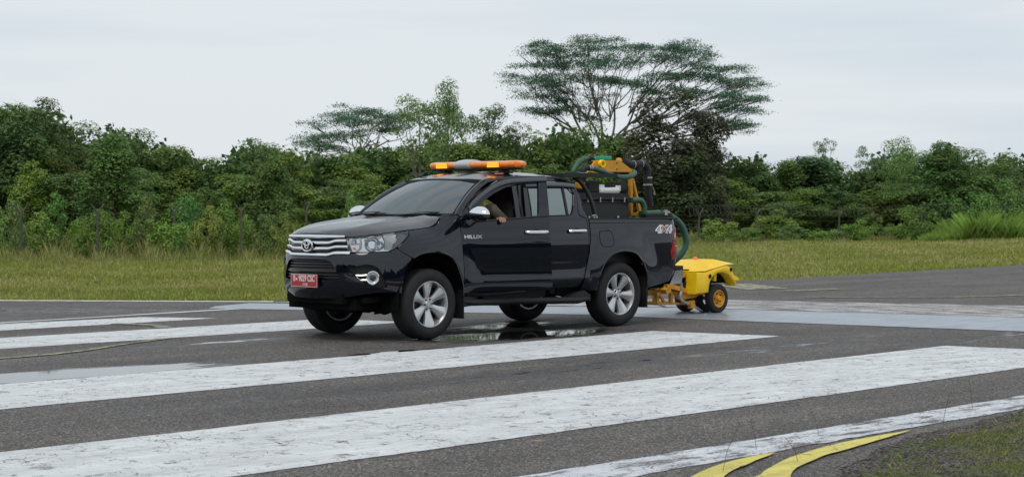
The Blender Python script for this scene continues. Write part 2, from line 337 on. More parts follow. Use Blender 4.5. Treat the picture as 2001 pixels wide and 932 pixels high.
def paint_mat(name,c,wear=.5,cracks=True,streak=(1,1,1),gloss=.6,dirt=.0,scale=1.0):
    m=bpy.data.materials.new(name); m.use_nodes=True; t=m.node_tree; b=t.nodes['Principled BSDF']; b.inputs['Roughness'].default_value=gloss
    g=t.nodes.new('ShaderNodeNewGeometry'); col,dist,nz=asphalt_nodes(t,g)
    fine=nz(60*scale,5,.75); mid=nz(6*scale,8,.72,streak)
    s=t.nodes.new('ShaderNodeMath'); s.operation='MULTIPLY_ADD'; s.inputs[1].default_value=.45; t.links.new(fine,s.inputs[0]); t.links.new(mid,s.inputs[2])
    mr=t.nodes.new('ShaderNodeMapRange'); mr.inputs[1].default_value=wear-.035; mr.inputs[2].default_value=wear+.035; t.links.new(s.outputs[0],mr.inputs[0])
    f=mr.outputs[0]
    if cracks:
        n=t.nodes.new('ShaderNodeTexNoise'); n.inputs['Scale'].default_value=9; t.links.new(g.outputs['Position'],n.inputs['Vector'])
        ad=t.nodes.new('ShaderNodeVectorMath'); ad.operation='MULTIPLY_ADD'; ad.inputs[1].default_value=(.12,.12,0); t.links.new(n.outputs['Color'],ad.inputs[0]); t.links.new(g.outputs['Position'],ad.inputs[2])
        v=t.nodes.new('ShaderNodeTexVoronoi'); v.feature='DISTANCE_TO_EDGE'; v.inputs['Scale'].default_value=8.5; t.links.new(ad.outputs[0],v.inputs['Vector'])
        th=t.nodes.new('ShaderNodeMapRange'); th.inputs[1].default_value=.45; th.inputs[2].default_value=.68; th.inputs[3].default_value=0; th.inputs[4].default_value=.032; t.links.new(nz(1.7,5,.7),th.inputs[0])
        lt=t.nodes.new('ShaderNodeMath'); lt.operation='GREATER_THAN'; t.links.new(v.outputs['Distance'],lt.inputs[0]); t.links.new(th.outputs[0],lt.inputs[1])
        mn=t.nodes.new('ShaderNodeMath'); mn.operation='MULTIPLY'; t.links.new(f,mn.inputs[0]); t.links.new(lt.outputs[0],mn.inputs[1]); f=mn.outputs[0]
    tone=t.nodes.new('ShaderNodeMapRange'); tone.inputs[1].default_value=.3; tone.inputs[2].default_value=.7; tone.inputs[3].default_value=.58-dirt; tone.inputs[4].default_value=1.12; t.links.new(nz(3.0,10,.8,(.45,1.5,1)),tone.inputs[0])
    cm=t.nodes.new('ShaderNodeMix'); cm.data_type='RGBA'; cm.blend_type='MULTIPLY'; cm.inputs[0].default_value=1; cm.inputs[6].default_value=tuple(c)+(1,); t.links.new(tone.outputs[0],cm.inputs[7])
    mx=t.nodes.new('ShaderNodeMix'); mx.data_type='RGBA'; t.links.new(f,mx.inputs[0]); t.links.new(col,mx.inputs[6]); t.links.new(cm.outputs[2],mx.inputs[7]); t.links.new(mx.outputs[2],b.inputs['Base Color'])
    bp=t.nodes.new('ShaderNodeBump'); bp.inputs['Strength'].default_value=.3; bp.inputs['Distance'].default_value=.005; t.links.new(dist,bp.inputs['Height']); t.links.new(bp.outputs[0],b.inputs['Normal'])
    return m
M['white_line']=paint_mat('worn_white_paint',(.70,.715,.72),.615)
M['edge_line']=paint_mat('badly_worn_white_paint',(.66,.68,.72),.685,streak=(.5,1.6,1),scale=.8)
M['thin_line']=paint_mat('thin_white_paint',(.68,.67,.62),.5,False)
M['yellow_line']=paint_mat('yellow_paint_line',(.72,.62,.12),.54)
M['faint_yellow']=paint_mat('faded_yellow_line',(.42,.40,.18),.74,False)
M['worn_band']=paint_mat('rubber_stained_white_band',(.52,.50,.50),.73,False,streak=(2.2,.35,1),scale=.5)
M['blue_band']=paint_mat('pale_grey_coating',(.33,.37,.43),.42,False,gloss=.32,dirt=.15)
def sheet(name,poly,z,matn,label,jit=.008,cat='runway marking'):
    if matn in('yellow_line','faint_yellow') and len(poly)>5: poly=[(v.x,v.y) for v in catmull([(a,b,0) for a,b in poly],5,True)]
    P=[]; n=len(poly)
    for i in range(n):
        a,b=Vector(poly[i]),Vector(poly[(i+1)%n]); L_=(b-a).length; k=max(1,int(L_/.12)) if L_<60 else 40
        for j in range(k):
            p=a+(b-a)*(j/k); P.append((p.x+random.uniform(-jit,jit),p.y+random.uniform(-jit,jit)))
    r=delaunay_2d_cdt([Vector(p) for p in P],[],[list(range(len(P)))],1,1e-5)
    me=bpy.data.meshes.new(name); me.from_pydata([(v.x,v.y,z) for v in r[0]],[],[tuple(f) for f in r[2]]); me.update()
    bm=bmesh.new(); bm.from_mesh(me); 
    for f in bm.faces:
        f.normal_update()
        if f.normal.z<0: f.normal_flip()
    bm.to_mesh(me); bm.free()
    return tag(link(name,me,M[matn]),label,cat,kind='structure')
Z1,Z2=.004,.008
sheet('painted_stripe',[(30,6.75),(7.94,5.82),(5.07,5.71),(.84,5.55),(-3.05,5.42),(-3.42,7.22),(-1.32,7.31),(3.22,7.48),(7.59,7.62),(30,8.5)],Z1,'white_line','widest white threshold stripe across the foreground')
sheet('painted_stripe',[(30,2.9),(5.82,2.02),(1.93,1.95),(-2.67,1.75),(-3.02,3.34),(-1.83,3.39),(3.31,3.60),(6.76,3.71),(30,4.6)],Z1,'white_line','white threshold stripe just in front of the pickup wheels')
sheet('painted_stripe',[(30,-2.5),(3.11,-2.82),(-1.08,-2.80),(-1.50,-2.80),(-1.90,-1.55),(-.09,-1.45),(3.89,-1.40),(30,-.6)],Z1,'white_line','white threshold stripe passing behind the front wheels')
sheet('painted_stripe',[(30,-4.4),(1.85,-5.0),(-.12,-4.90),(-.67,-3.97),(2.48,-3.92),(30,-3.2)],Z1,'white_line','farthest white threshold stripe beyond the pickup')
sheet('painted_line',[(30,-4.9),(1.9,-5.30),(0.2,-5.42),(-3.2,-5.75),(-3.2,-5.52),(0.2,-5.30),(1.9,-5.14),(30,-4.6)],Z1,'thin_line','thin white line beyond the stripes')
sheet('painted_line',[(20,9.35),(6.48,8.74),(4.73,8.69),(.81,8.53),(-30,7.25),(-30,7.75),(1.74,9.0),(3.4,9.04),(5.77,9.17),(20,9.9)],Z1,'edge_line','flaking white runway edge line by the grass verge',jit=.014)
sheet('painted_line',[(9,12.0),(6.6,9.85),(5.84,9.43),(5.25,9.22),(4.81,9.17),(4.85,9.205),(5.22,9.34),(5.71,9.55),(6.3,10.05),(8.6,12.3)],Z2+.004,'yellow_line','short yellow guide line end at the lower edge',jit=.004)
sheet('painted_line',[(8.2,12.4),(6.2,10.05),(5.55,9.66),(4.91,9.38),(4.16,9.20),(3.36,9.15),(3.39,9.17),(4.2,9.36),(4.81,9.50),(5.46,9.80),(6.0,10.4),(7.8,12.7)],Z2+.004,'yellow_line','long yellow guide line running into the verge',jit=.004)
sheet('painted_line',[(8,-.05),(4.53,-.25),(3.55,-.45),(2.71,-.92),(1.94,-1.30),(1.80,-1.38),(1.95,-1.42),(2.71,-1.03),(3.55,-.57),(4.53,-.37),(8,-.2)],Z2,'faint_yellow','faded yellow curve left of the pickup',jit=.003)
sheet('painted_line',[(.95,-3.95),(.80,-3.4),(.98,-2.86),(.80,-2.84),(.64,-3.4),(.76,-3.95)],Z2,'faint_yellow','short faded yellow curve between the far stripes',jit=.003)
# transverse band: coating and rubber-stained paint
sheet('threshold_band',[(-2.3,-6.3),(-3.15,-6.6),(-6.56,-1.0),(-7.9,4.2),(-9.3,9.0),(-7.3,8.6),(-5.5,4.92),(-4.6,.31),(-4.5,-.94),(-3.67,-2.52),(-1.9,-5.9)],Z1+.001,'blue_band','pale blue-grey coated band crossing behind the trailer')
sheet('threshold_band',[(-3.5,-6.55),(-5.2,-5.9),(-8.44,-2.46),(-10.2,2.22),(-12.6,8.3),(-9.42,8.6),(-7.75,3.67),(-6.64,-1.0)],Z1+.002,'worn_band','streaky worn white band beyond the coated band')
sheet('painted_line',[(-13.44,-5.3),(-12.4,-5.2),(-11.4,-3.7),(-12.35,-3.55)],Z2,'faint_yellow','faded yellow bar near the far runway edge',jit=.03)
sheet('painted_line',[(-11.43,-3.1),(-12.6,-2.95),(-12.9,-2.6),(-11.5,-2.8)],Z2,'faint_yellow','thin faded yellow bar right of the trailer',jit=.03)
sheet('painted_line',[(-10.1,-1.35),(-10.75,-.62),(-11.8,.35),(-13.2,.75),(-16,1.3),(-16,1.15),(-13.2,.6),(-11.9,.22),(-10.85,-.75),(-10.2,-1.42)],Z2,'faint_yellow','faded curved yellow line at the right',jit=.01)
# pale strip along the near left edge of the pavement
sheet('painted_line',[(-3.6,-6.62),(-1.0,-10.0),(4,-16.3),(4.25,-16.55),(4.05,-16.75),(-1.15,-10.2),(-3.75,-6.85)],Z1,'thin_line','pale line along the grass edge at the left',jit=.03)
def spl(pts):
    """natural-ish monotone cubic (Catmull/Hermite) through (x,y) points sorted by x"""
    pts=sorted(pts); n=len(pts); X=[p[0] for p in pts]; Y=[p[1] for p in pts]
    m=[0]*n
    for i in range(n):
        if i==0: m[i]=(Y[1]-Y[0])/(X[1]-X[0])
        elif i==n-1: m[i]=(Y[-1]-Y[-2])/(X[-1]-X[-2])
        else:
            a=(Y[i]-Y[i-1])/(X[i]-X[i-1]); b=(Y[i+1]-Y[i])/(X[i+1]-X[i])
            m[i]=0 if a*b<=0 else 2*a*b/(a+b)
    def f(x):
        if x<=X[0]: return Y[0]+m[0]*(x-X[0])
        if x>=X[-1]: return Y[-1]+m[-1]*(x-X[-1])
        i=0
        while x>X[i+1]: i+=1
        h=X[i+1]-X[i]; t=(x-X[i])/h
        return (2*t**3-3*t*t+1)*Y[i]+(t**3-2*t*t+t)*h*m[i]+(-2*t**3+3*t*t)*Y[i+1]+(t**3-t*t)*h*m[i+1]
    return f
def sst(a,b,x):
    t=max(0,min(1,(x-a)/(b-a))); return t*t*(3-2*t)
# plan curve by arc parameter: q = 0 front centre
PLAN=[(1.005,0),(.998,.15),(.975,.3),(.93,.44),(.862,.57),(.77,.68),(.66,.765),(.53,.83),(.40,.872),(.25,.90),(.05,.912),(-.3,.915),(-1,.916),(-2,.916),(-3,.914),(-3.7,.905),(-4.02,.893),(-4.13,.868),(-4.19,.82),(-4.215,.75),(-4.225,.6),(-4.23,.3),(-4.23,0)]
_s=[0]
for i in range(1,len(PLAN)): _s.append(_s[-1]+math.dist(PLAN[i],PLAN[i-1]))
PX=spl([(s,p[0]) for s,p in zip(_s,PLAN)]); PY=spl([(s,p[1]) for s,p in zip(_s,PLAN)])
def s_at_x(x):
    lo,hi=0,_s[-1]
    for _ in range(50):
        m=(lo+hi)/2
        if PX(m)>x: lo=m
        else: hi=m
    return lo
PROF=spl([(.30,-.10),(.44,-.07),(.50,-.028),(.56,.000),(.595,.008),(.63,.006),(.665,-.002),(.70,-.0045),(.74,-.0045),(.8,-.003),(.9,.0),(1.0,.002),(1.08,-.004),(1.15,-.013),(1.25,-.030),(1.33,-.053),(1.45,-.097),(1.6,-.158),(1.72,-.209),(1.79,-.243),(1.83,-.265)])
PROFB=spl([(.30,-.06),(.45,-.03),(.55,-.012),(.7,0),(.9,.002),(1.05,0),(1.15,-.008),(1.24,-.022),(1.29,-.035),(1.32,-.05)])
FRONTZ=spl([(.40,-.13),(.46,-.06),(.52,-.02),(.58,0),(.70,.012),(.82,.010),(.90,.0),(.93,-.012),(.97,-.03),(1.05,-.04),(1.15,-.06),(1.25,-.10)])
AX,ZT,=spl([(-.45,.055),(-.2,.09),(.1,.11),(.6,.10)]),spl([(-.45,1.33),(-.2,1.30),(-.05,1.24),(.27,1.20),(.6,1.17)])
def flare(x,z,cx,cz=.42,r0=.47,r1=.80,a=.028):
    r=math.hypot(x-cx,(z-cz)); 
    if z<cz: r=abs(x-cx)
    if r>r1: return 0
    t=(r1-r)/(r1-r0); t=min(1.15,t)
    return a*t*t*(3-2*t) if t<1 else a*(1-.6*(t-1))
def off(s,z):
    x=PX(s)
    if x<-2.51: o=PROFB(z)
    else:
        side=PROF(z)
        # front fender shoulder
        z0=1.02; t=max(0,(z-z0)/(ZT(min(x,.6))-z0))
        fen=min(side if z<1.02 else 0,0)-AX(min(x,.6))*t**2.3
        low=.0 if z>.6 else -.25*(.6-z)**1.5
        fen=low-AX(min(x,.6))*t**2.3 if z>1.02 else low
        k=sst(-.70,-.40,x) if z<1.05 else sst(-.5,-.25,x)
        o=side*(1-k)+fen*k
        fr=FRONTZ(z); k2=sst(.25,.62,x)
        o=o*(1-k2)+fr*k2
    return o+flare(x,z,0)+flare(x,z,-3.10)
def surf(s,z,o2=0):
    if s<0:
        q=surf(-s,z,o2); return (q[0],-q[1],q[2])
    x,y=PX(s),PY(s); e=1e-3
    tx,ty=PX(s+e)-PX(s-e),PY(s+e)-PY(s-e); L=math.hypot(tx,ty)
    nx,ny=-(-ty)/L, (-tx)/L
    if s<1e-6: nx,ny=1,0
    o=off(s,z)+o2; return (x+nx*o,y+ny*o,z)
SX=s_at_x
TRUCK=empty('pickup_truck',(0,0,0),0,'black double cab pickup with amber light bar and open front door','pickup truck')
TH=R_(18); HX,HY=-.45,.89
def door_xf(p):
    dx,dy=p[0]-HX,p[1]-HY; c,s=math.cos(-TH),math.sin(-TH); return (HX+c*dx-s*dy,HY+s*dx+c*dy,p[2])
def resample(P,st):
    o=[]; n=len(P)
    for i in range(n):
        a,b=Vector(P[i]),Vector(P[(i+1)%n]); k=max(1,int(math.ceil((b-a).length/st)))
        o+=[tuple(a+(b-a)*(j/k)) for j in range(k)]
    return o
def inside(x,y,P):
    c=False; n=len(P); j=n-1
    for i in range(n):
        if (P[i][1]>y)!=(P[j][1]>y) and x<(P[j][0]-P[i][0])*(y-P[i][1])/(P[j][1]-P[i][1])+P[i][0]: c=not c
        j=i
    return c
def ccw(P): return sum(P[i-1][0]*P[i][1]-P[i][0]*P[i-1][1] for i in range(len(P)))>0
def panel_mesh(outline,holes,fn,step=.035,rim=.02,xf=None,mirror=False):
    loops=[resample(outline,step)]+[resample(h,step) for h in holes]
    if not ccw(loops[0]): loops[0].reverse()
    for i in range(1,len(loops)):
        if ccw(loops[i]): loops[i].reverse()
    P=[];E=[]
    for lp in loops:
        b=len(P); P+=lp; n=len(lp); E+=[(b+i,b+(i+1)%n) for i in range(n)]
    nb=len(P); arr=np.array(P)
    x0,y0=arr.min(0); x1,y1=arr.max(0)
    for x in np.arange(x0+step/2,x1,step):
        for y in np.arange(y0+step/2,y1,step):
            if inside(x,y,loops[0]) and not any(inside(x,y,h) for h in loops[1:]):
                if np.min(np.hypot(arr[:nb,0]-x,arr[:nb,1]-y))>step*.55: P.append((x,y))
    r=delaunay_2d_cdt([Vector(p) for p in P],E,[],0,1e-6)
    vv=[(v.x,v.y) for v in r[0]]
    T=[]
    for f in r[2]:
        cx=sum(vv[i][0] for i in f)/3; cy=sum(vv[i][1] for i in f)/3
        if inside(cx,cy,loops[0]) and not any(inside(cx,cy,h) for h in loops[1:]): T.append(tuple(f))
    def fx(u,v,o2=0):
        p=fn(u,v) if not o2 else None
        return p
    V3=[fn(u,v) for u,v in vv]
    V3=[Vector(p) for p in V3]
    # vertex normals
    Nn=[Vector() for _ in V3]
    for a,b,c in T:
        n=(V3[b]-V3[a]).cross(V3[c]-V3[a]); Nn[a]+=n; Nn[b]+=n; Nn[c]+=n
    F=list(T); base=len(V3); S=[True]*len(T)
    if rim:
        idx={}
        for k,o in enumerate(r[3]):
            for q in o:
                if q<nb: idx[q]=k
        for lp_start,lp in zip(np.cumsum([0]+[len(l) for l in loops[:-1]]),loops):
            n=len(lp)
            for i in range(n):
                a=idx.get(int(lp_start)+i); b=idx.get(int(lp_start)+(i+1)%n)
                if a is None or b is None: continue
                na,nb_=Nn[a].normalized(),Nn[b].normalized(); k=len(V3)
                V3+=[V3[a],V3[b],V3[b]-nb_*rim,V3[a]-na*rim]; Nn+=[na,nb_,nb_,na]
                F.append((k,k+3,k+2,k+1)); S.append(True)
    if xf: V3=[Vector(xf(p)) for p in V3]
    if mirror:
        V3=[Vector((p.x,-p.y,p.z)) for p in V3]; F=[f[::-1] for f in F]
    return V3,F,S
def panel(name,outline,fn=surf,holes=(),m='paint',parent=None,step=.035,rim=.02,xf=None,both=False,flip=False):
    r=None
    for mi in ((False,True) if both else (False,)):
        V3,F,S=panel_mesh(outline,holes,fn,step,rim,xf if not mi else None,mi)
        if flip: F=[f[::-1] for f in F]
        me=bpy.data.meshes.new(name); me.from_pydata([tuple(v) for v in V3],[],F); me.polygons.foreach_set('use_smooth',S); me.update()
        o=link(name,me,M[m],parent or TRUCK)
        if not mi: r=o
        else: r2=o
    return (r,r2) if both else r
def so(o2): return lambda s,z: surf(s,z,o2)
def half2full(P): # outline from s=0 (bottom/top) mirrored
    return P+[(-s,z) for s,z in P[::-1] if s>1e-6]
def strip(mb,path,h,o_in,o_out,xf=None):
    "bar following the body: path of (s,zc), height h, between two offsets"
    V=[];F=[]
    for i,(s,z) in enumerate(path):
        hh=h(i/(len(path)-1)) if callable(h) else h
        c=hh*.3
        for zz,o in ((z-hh/2,o_in),(z-hh/2,o_out-c*.6),(z-hh/2+c,o_out),(z+hh/2-c,o_out),(z+hh/2,o_out-c*.6),(z+hh/2,o_in)):
            p=surf(s,zz,o); V.append(xf(p) if xf else p)
    n=len(path)
    for i in range(n-1):
        for k in range(5): F.append((i*6+k,i*6+k+1,(i+1)*6+k+1,(i+1)*6+k))
    F+=[tuple(range(6)),tuple(range((n-1)*6,n*6))[::-1]]
    mb.add(V,F,True)
def cm2(P,n=5): return [(v.x,v.y) for v in catmull([(a,b,0) for a,b in P],n)]
# ---- arches
FARCH=cm2([(2.025,.46),(2.015,.566),(1.972,.70),(1.893,.849),(1.769,.925),(1.601,.958),(1.409,.942),(1.29,.895)],5)
RARCH=cm2([(4.20,.45),(4.235,.613),(4.295,.733),(4.39,.831),(4.527,.893),(4.70,.908),(4.878,.876),(4.992,.789),(5.066,.684),(5.105,.57),(5.115,.45)],5)
# ---- fender
HOODL=[(1.305,1.190),(1.45,1.203),(1.613,1.222),(1.68,1.240),(1.73,1.270),(1.775,1.315),(1.80,1.345),(1.84,1.372)]
fender=cm2(HOODL,4)+[(1.93,1.376),(2.005,1.372)]+cm2([(2.000,1.2),(2.016,1.0),(2.028,.8),(2.034,.6),(2.036,.46)],4)+FARCH[:-1]+[(1.275,.905),(1.128,.992),(1.13,1.020),(1.215,1.09),(1.298,1.157)]
panel('front_fender',fender,rim=.03,both=True)
# ---- front bumper cover
BH=[(0,.922),(.336,.928),(.576,.952),(.79,.958),(1.03,.966),(1.110,1.005),(1.122,.988),(1.268,.900)]+cm2([(1.258,.875),(1.20,.79),(1.170,.69),(1.152,.60),(1.149,.515)],3)+[(1.08,.53),(.984,.536),(.85,.53),(.774,.52),(.672,.505),(.55,.488),(.4,.472),(.16,.462),(0,.46)]
LG=[(0,.888),(.16,.888),(.307,.882),(.37,.862),(.405,.815),(.45,.74),(.474,.68),(.45,.668),(.3,.662),(0,.66)]
FOGH=cm2([(.505,.842),(.60,.812),(.70,.826),(.786,.836),(.87,.81),(.915,.765),(.955,.68),(.988,.592)],3)+[(.88,.575),(.775,.565),(.768,.60),(.745,.635),(.66,.70),(.57,.775)]
bump=panel('front_bumper',half2full(BH),holes=[half2full(LG),FOGH,[(-s,z) for s,z in FOGH]],rim=.035,step=.04)
LGi=[(0,.90),(.32,.895),(.42,.84),(.50,.66),(0,.645)]
lg=panel('lower_grille',half2full(LGi),fn=so(-.045),m='black',rim=0)
mb=MB()
for z in np.arange(.69,.88,.030): strip(mb,[(s,z) for s in np.linspace(-.46,.46,24)],.009,-.044,-.018)
strip(mb,[(s,.762) for s in np.linspace(-.44,.44,24)],.02,-.044,-.012)
mb.build('grille_slats',M['gloss_black'],lg)
# fog lamps
for sg in (1,-1):
    f=lambda s,z,o=-.04: surf(s*sg if sg>0 else -s,z,o)
    fp=[(.47,.86),(.9,.86),(1.03,.58),(.72,.54),(.5,.70)]
    V3,F,S=panel_mesh(fp,[],so(-.045),.05,0,None,sg<0)
    me=bpy.data.meshes.new('fog_lamp_housing'); me.from_pydata([tuple(v) for v in V3],[],F); me.polygons.foreach_set('use_smooth',S)
    fh=link('fog_lamp_housing',me,M['black'],TRUCK)
    cs,cz=.835,.693
    ring=[]
    for k in range(32):
        a=2*math.pi*k/32; ring.append(surf((cs+.066*math.cos(a)),cz+.066*math.sin(a),-.022))
    arm=[surf(s,z,-.022) for s,z in [(.775,.722),(.70,.716),(.655,.722),(.675,.683),(.70,.668),(.775,.668)]]
    def my(P): return [Vector((p[0],p[1]*sg,p[2])) for p in P]
    MB().tube(my(ring),.010,8,closed=True).tube(my(arm),.008,6).build('chrome_ring',M['chrome'],fh)
    c=Vector(surf(cs,cz,-.04)); n=(Vector(surf(cs,cz,0))-c).normalized()
    bowl=MB(); 
    u=Vector((0,0,1)).cross(n).normalized(); w=n.cross(u)
    V=[c+n*(-.02)];F=[]
    for i,(r,h) in enumerate([(.025,-.015),(.045,.004),(.058,.018)]):
        for k in range(24):
            a=2*math.pi*k/24; V.append(c+n*h+(u*math.cos(a)+w*math.sin(a))*r)
    for k in range(24): F.append((0,1+k,1+(k+1)%24))
    for i in range(2):
        for k in range(24): F.append((1+i*24+k,1+(i+1)*24+k,1+(i+1)*24+(k+1)%24,1+i*24+(k+1)%24))
    bowl.add(my(V),F,True).build('reflector',M['reflector'],fh)
    V=[c+n*.012+(u*math.cos(2*math.pi*k/24)+w*math.sin(2*math.pi*k/24))*.03 for k in range(24)]+[c+n*.026]
    MB().add(my(V),[(k,(k+1)%24,24) for k in range(24)],True).build('lamp_lens',M['lens'],fh)
# ---- upper grille
gr=panel('grille',half2full([(0,1.155),(.40,1.150),(.53,1.125),(.545,1.06),(.60,.955),(.36,.925),(0,.918)]),fn=so(-.05),m='black',rim=0)
mb=MB()
tw=lambda a,b: (lambda t: a+(b-a)*abs(2*t-1)**3)
A=lambda n,e: np.linspace(-e,e,n)
def bend(z,e,up): return lambda s: z+up*sst(.30,.42,abs(s))
strip(mb,[(s,1.1335-.004*abs(s)) for s in A(40,.515)],tw(.034,.026),-.03,.020)
b2=bend(1.064,.53,.022); strip(mb,[(s,b2(s)) for s in A(50,.530)],tw(.030,.034),-.03,.016)
b3=bend(1.003,.55,.018); strip(mb,[(s,b3(s)) for s in A(50,.548)],tw(.030,.032),-.03,.016)
b4=bend(.939,.58,.020); strip(mb,[(s,b4(s)) for s in A(50,.585)],tw(.026,.032),-.03,.020)
mb.build('chrome_bars',M['chrome'],gr)
mb=MB()
for z in (1.098,1.034,.972): strip(mb,[(s,z+.012*sst(.3,.42,abs(s))) for s in A(30,.53)],.012,-.05,-.022)
mb.build('grille_insert',M['gloss_black'],gr)
# emblem: three ellipses
ez=1.033; ec=Vector(surf(0,ez,.030))
def ell(cy,cz,a,b,r,x=0): return [ec+Vector((x-.02*(cy+a*math.cos(t))**2,cy+a*math.cos(t),cz+b*math.sin(t))) for t in np.linspace(0,2*math.pi,40,endpoint=False)]
mb=MB(); mb.tube(ell(0,0,.088,.060,.0,0),.0095,8,closed=True); mb.tube(ell(0,.012,.030,.044,0,.004),.007,8,closed=True); mb.tube(ell(0,.026,.056,.024,0,.004),.0075,8,closed=True)
em=mb.build('emblem',M['chrome'],gr)
mb=MB(); mb.add([ec+Vector((-.012,.088*math.cos(t),.060*math.sin(t))) for t in np.linspace(0,2*math.pi,32,endpoint=False)]+[ec+Vector((-.006,0,0))],[(k,(k+1)%32,32) for k in range(32)],True); mb.build('emblem_back',M['gloss_black'],em)
# ---- headlights (both sides)
HL=[(.545,.968),(.79,.966),(1.03,.974),(1.12,1.022),(1.21,1.095),(1.292,1.160),(1.296,1.188),(1.075,1.168),(.791,1.142),(.532,1.116),(.548,1.05)]
for sg in (1,-1):
    def ph(name,poly,o2,m,parent,step=.04,rim=0):
        V3,F,S=panel_mesh(poly,[],so(o2),step,rim,None,sg<0)
        me=bpy.data.meshes.new(name); me.from_pydata([tuple(v) for v in V3],[],F); me.polygons.foreach_set('use_smooth',S); me.update()
        return link(name,me,M[m],parent)
    hl=ph('headlight',HL,-.055,'reflector',TRUCK)
    ph('lens',HL,-.002,'lens',hl,rim=.05)
    ph('smoked_corner',[(1.115,1.168),(1.288,1.184),(1.285,1.160),(1.205,1.095),(1.11,1.018),(1.06,.985),(1.085,1.03),(1.065,1.05),(1.14,1.09),(1.12,1.12),(1.15,1.14)],-.014,'smoke',hl)
    ph('lamp_divider',[(.655,.972),(.70,1.00),(.71,1.06),(.695,1.128),(.675,1.126),(.688,1.06),(.675,1.00),(.63,.972)],-.03,'white',hl)
    ph('lamp_shelf',[(.56,1.045),(.68,1.050),(.68,1.062),(.555,1.057)],-.03,'white',hl)
    def bowl(cs,cz,r,m,o0=-.055,dep=.05,ns=24,name='reflector_bowl'):
        c=Vector(surf(cs,cz,o0)); n=(Vector(surf(cs,cz,0))-c).normalized(); u=Vector((0,0,1)).cross(n).normalized(); w=n.cross(u)
        V=[];F=[]; R=[(r*.28,-dep*.6),(r*.6,-dep*.35),(r*.85,0),(r*1.0,dep*.45),(r*1.06,dep*.3)]
        for q,h in R:
            for k in range(ns):
                a=2*math.pi*k/ns; V.append(c+n*(h+.02)+(u*math.cos(a)+w*math.sin(a))*q)
        for i in range(len(R)-1):
            for k in range(ns): F.append((i*ns+k,(i+1)*ns+k,(i+1)*ns+(k+1)%ns,i*ns+(k+1)%ns))
        F.append(tuple(range(ns))[::-1]); V=[Vector((p.x,p.y*sg,p.z)) for p in V]
        MB().add(V,F,True).build(name,M[m],hl)
    bowl(.835,1.052,.078,'chrome')
    ph('painted_glint',[(.985,.995),(1.045,.99),(1.085,1.035),(1.065,1.055),(1.135,1.095),(1.115,1.12),(1.145,1.145),(1.09,1.160),(.965,1.150),(.99,1.08)],-.030,'white',hl,rim=.01)  # white patches, here and below, paint bright reflections onto the chrome reflector
    ph('painted_glint',[(.735,1.105),(.90,1.128),(.955,1.136),(.95,1.118),(.86,1.10),(.74,1.085)],-.030,'white',hl,rim=.01); bowl(.60,1.085,.030,'chrome',dep=.03); bowl(.925,1.035,.045,'reflector')
    c=Vector(surf(.628,1.005,-.03)); MB().lathe([(.014,.01),(.013,.016),(.0,.02)],(c.x,c.y*sg,c.z),'X',14).build('marker_lamp',M['marker'],hl)
# ---- number plate
px0=surf(0,.65,0)[0]+.022
pl=MB().box((px0,0,.655),(.012,.455,.140),bev=.004).build('number_plate',M['plate'],TRUCK)
mb=MB(); 
for d in ((.066,.447,.006,0),(-.066,.447,.006,0)): mb.box((px0+.0068,0,.655+d[0]),(.002,d[1],.004))
for d in (.2235,-.2235): mb.box((px0+.0068,d,.655),(.002,.004,.130))
mb.build('plate_border',M['plate_white'],pl)
def text(body,name,mtx,size,m,parent,sx=1,ext=.001,shear=0,off=0):
    cu=bpy.data.curves.new(name,'FONT'); cu.body=body; cu.size=size; cu.extrude=ext; cu.align_x='CENTER'; cu.align_y='CENTER'; cu.shear=shear; cu.offset=off; cu.space_character=1.0
    o=bpy.data.objects.new(name+'_tmp',cu); COL.objects.link(o); bpy.context.view_layer.update()
    me=bpy.data.meshes.new_from_object(o.evaluated_get(bpy.context.evaluated_depsgraph_get())); bpy.data.objects.remove(o); bpy.data.curves.remove(cu)
    me.transform(mtx@Matrix.Diagonal((sx,1,1,1))); me.name=name
    return link(name,me,M[m],parent)
def frame(o,xd,yd):
    xd=Vector(xd).normalized(); yd=Vector(yd).normalized(); zd=xd.cross(yd).normalized(); yd=zd.cross(xd)
    return Matrix(((xd.x,yd.x,zd.x,o[0]),(xd.y,yd.y,zd.y,o[1]),(xd.z,yd.z,zd.z,o[2]),(0,0,0,1)))
text('B   9029 CSC','plate_number',frame((px0+.007,0,.676),(0,1,0),(0,0,1)),.093,'plate_white',pl,.72,.001,off=.002)
text('11·23','plate_date',frame((px0+.007,.02,.612),(0,1,0),(0,0,1)),.038,'plate_white',pl,1.0,.001,off=.001)
MB().lathe([(.013,0),(.013,.003),(0,.003)],(px0+.005,-.124,.668),'X',16).build('plate_screw',M['plate_white'],pl)
# ---- hood
HE=spl([(-.30,1.345),(-.236,1.334),(-.15,1.274),(-.05,1.228),(.27,1.196),(.6,1.158),(.84,1.130),(.96,1.135)])
HY_=spl([(-.30,.78),(-.236,.800),(-.15,.822),(-.05,.824),(.10,.815),(.253,.798),(.45,.765),(.601,.722),(.72,.64),(.84,.503),(.90,.40),(.96,.1)])
HC=spl([(-.32,1.35),(-.15,1.342),(.1,1.320),(.4,1.288),(.7,1.240),(.85,1.205),(.93,1.176),(.975,1.145)])
def hood(x,y):
    ye=max(.05,HY_(x)); e=HE(x); c=max(HC(x),e); t=min(1,abs(y)/ye)
    k=sst(.55,.92,t)
    ridge=.016*math.exp(-((abs(y)-.52+.10*max(0,x))/.055)**2)*sst(.9,.4,x) if x<.9 else 0
    z=e+(c-e)*(1-t**4.2)+ridge*(1-k*.3)-.012*math.exp(-((abs(y)-.34)/.16)**2)*sst(.85,.3,x)
    return (x,y,z)
hf=[(s,1.150) for s in np.linspace(.50,-.50,21)]
HF=[(surf(s,1.14,-.004)[0],surf(s,1.14)[1]) for s,_ in hf]
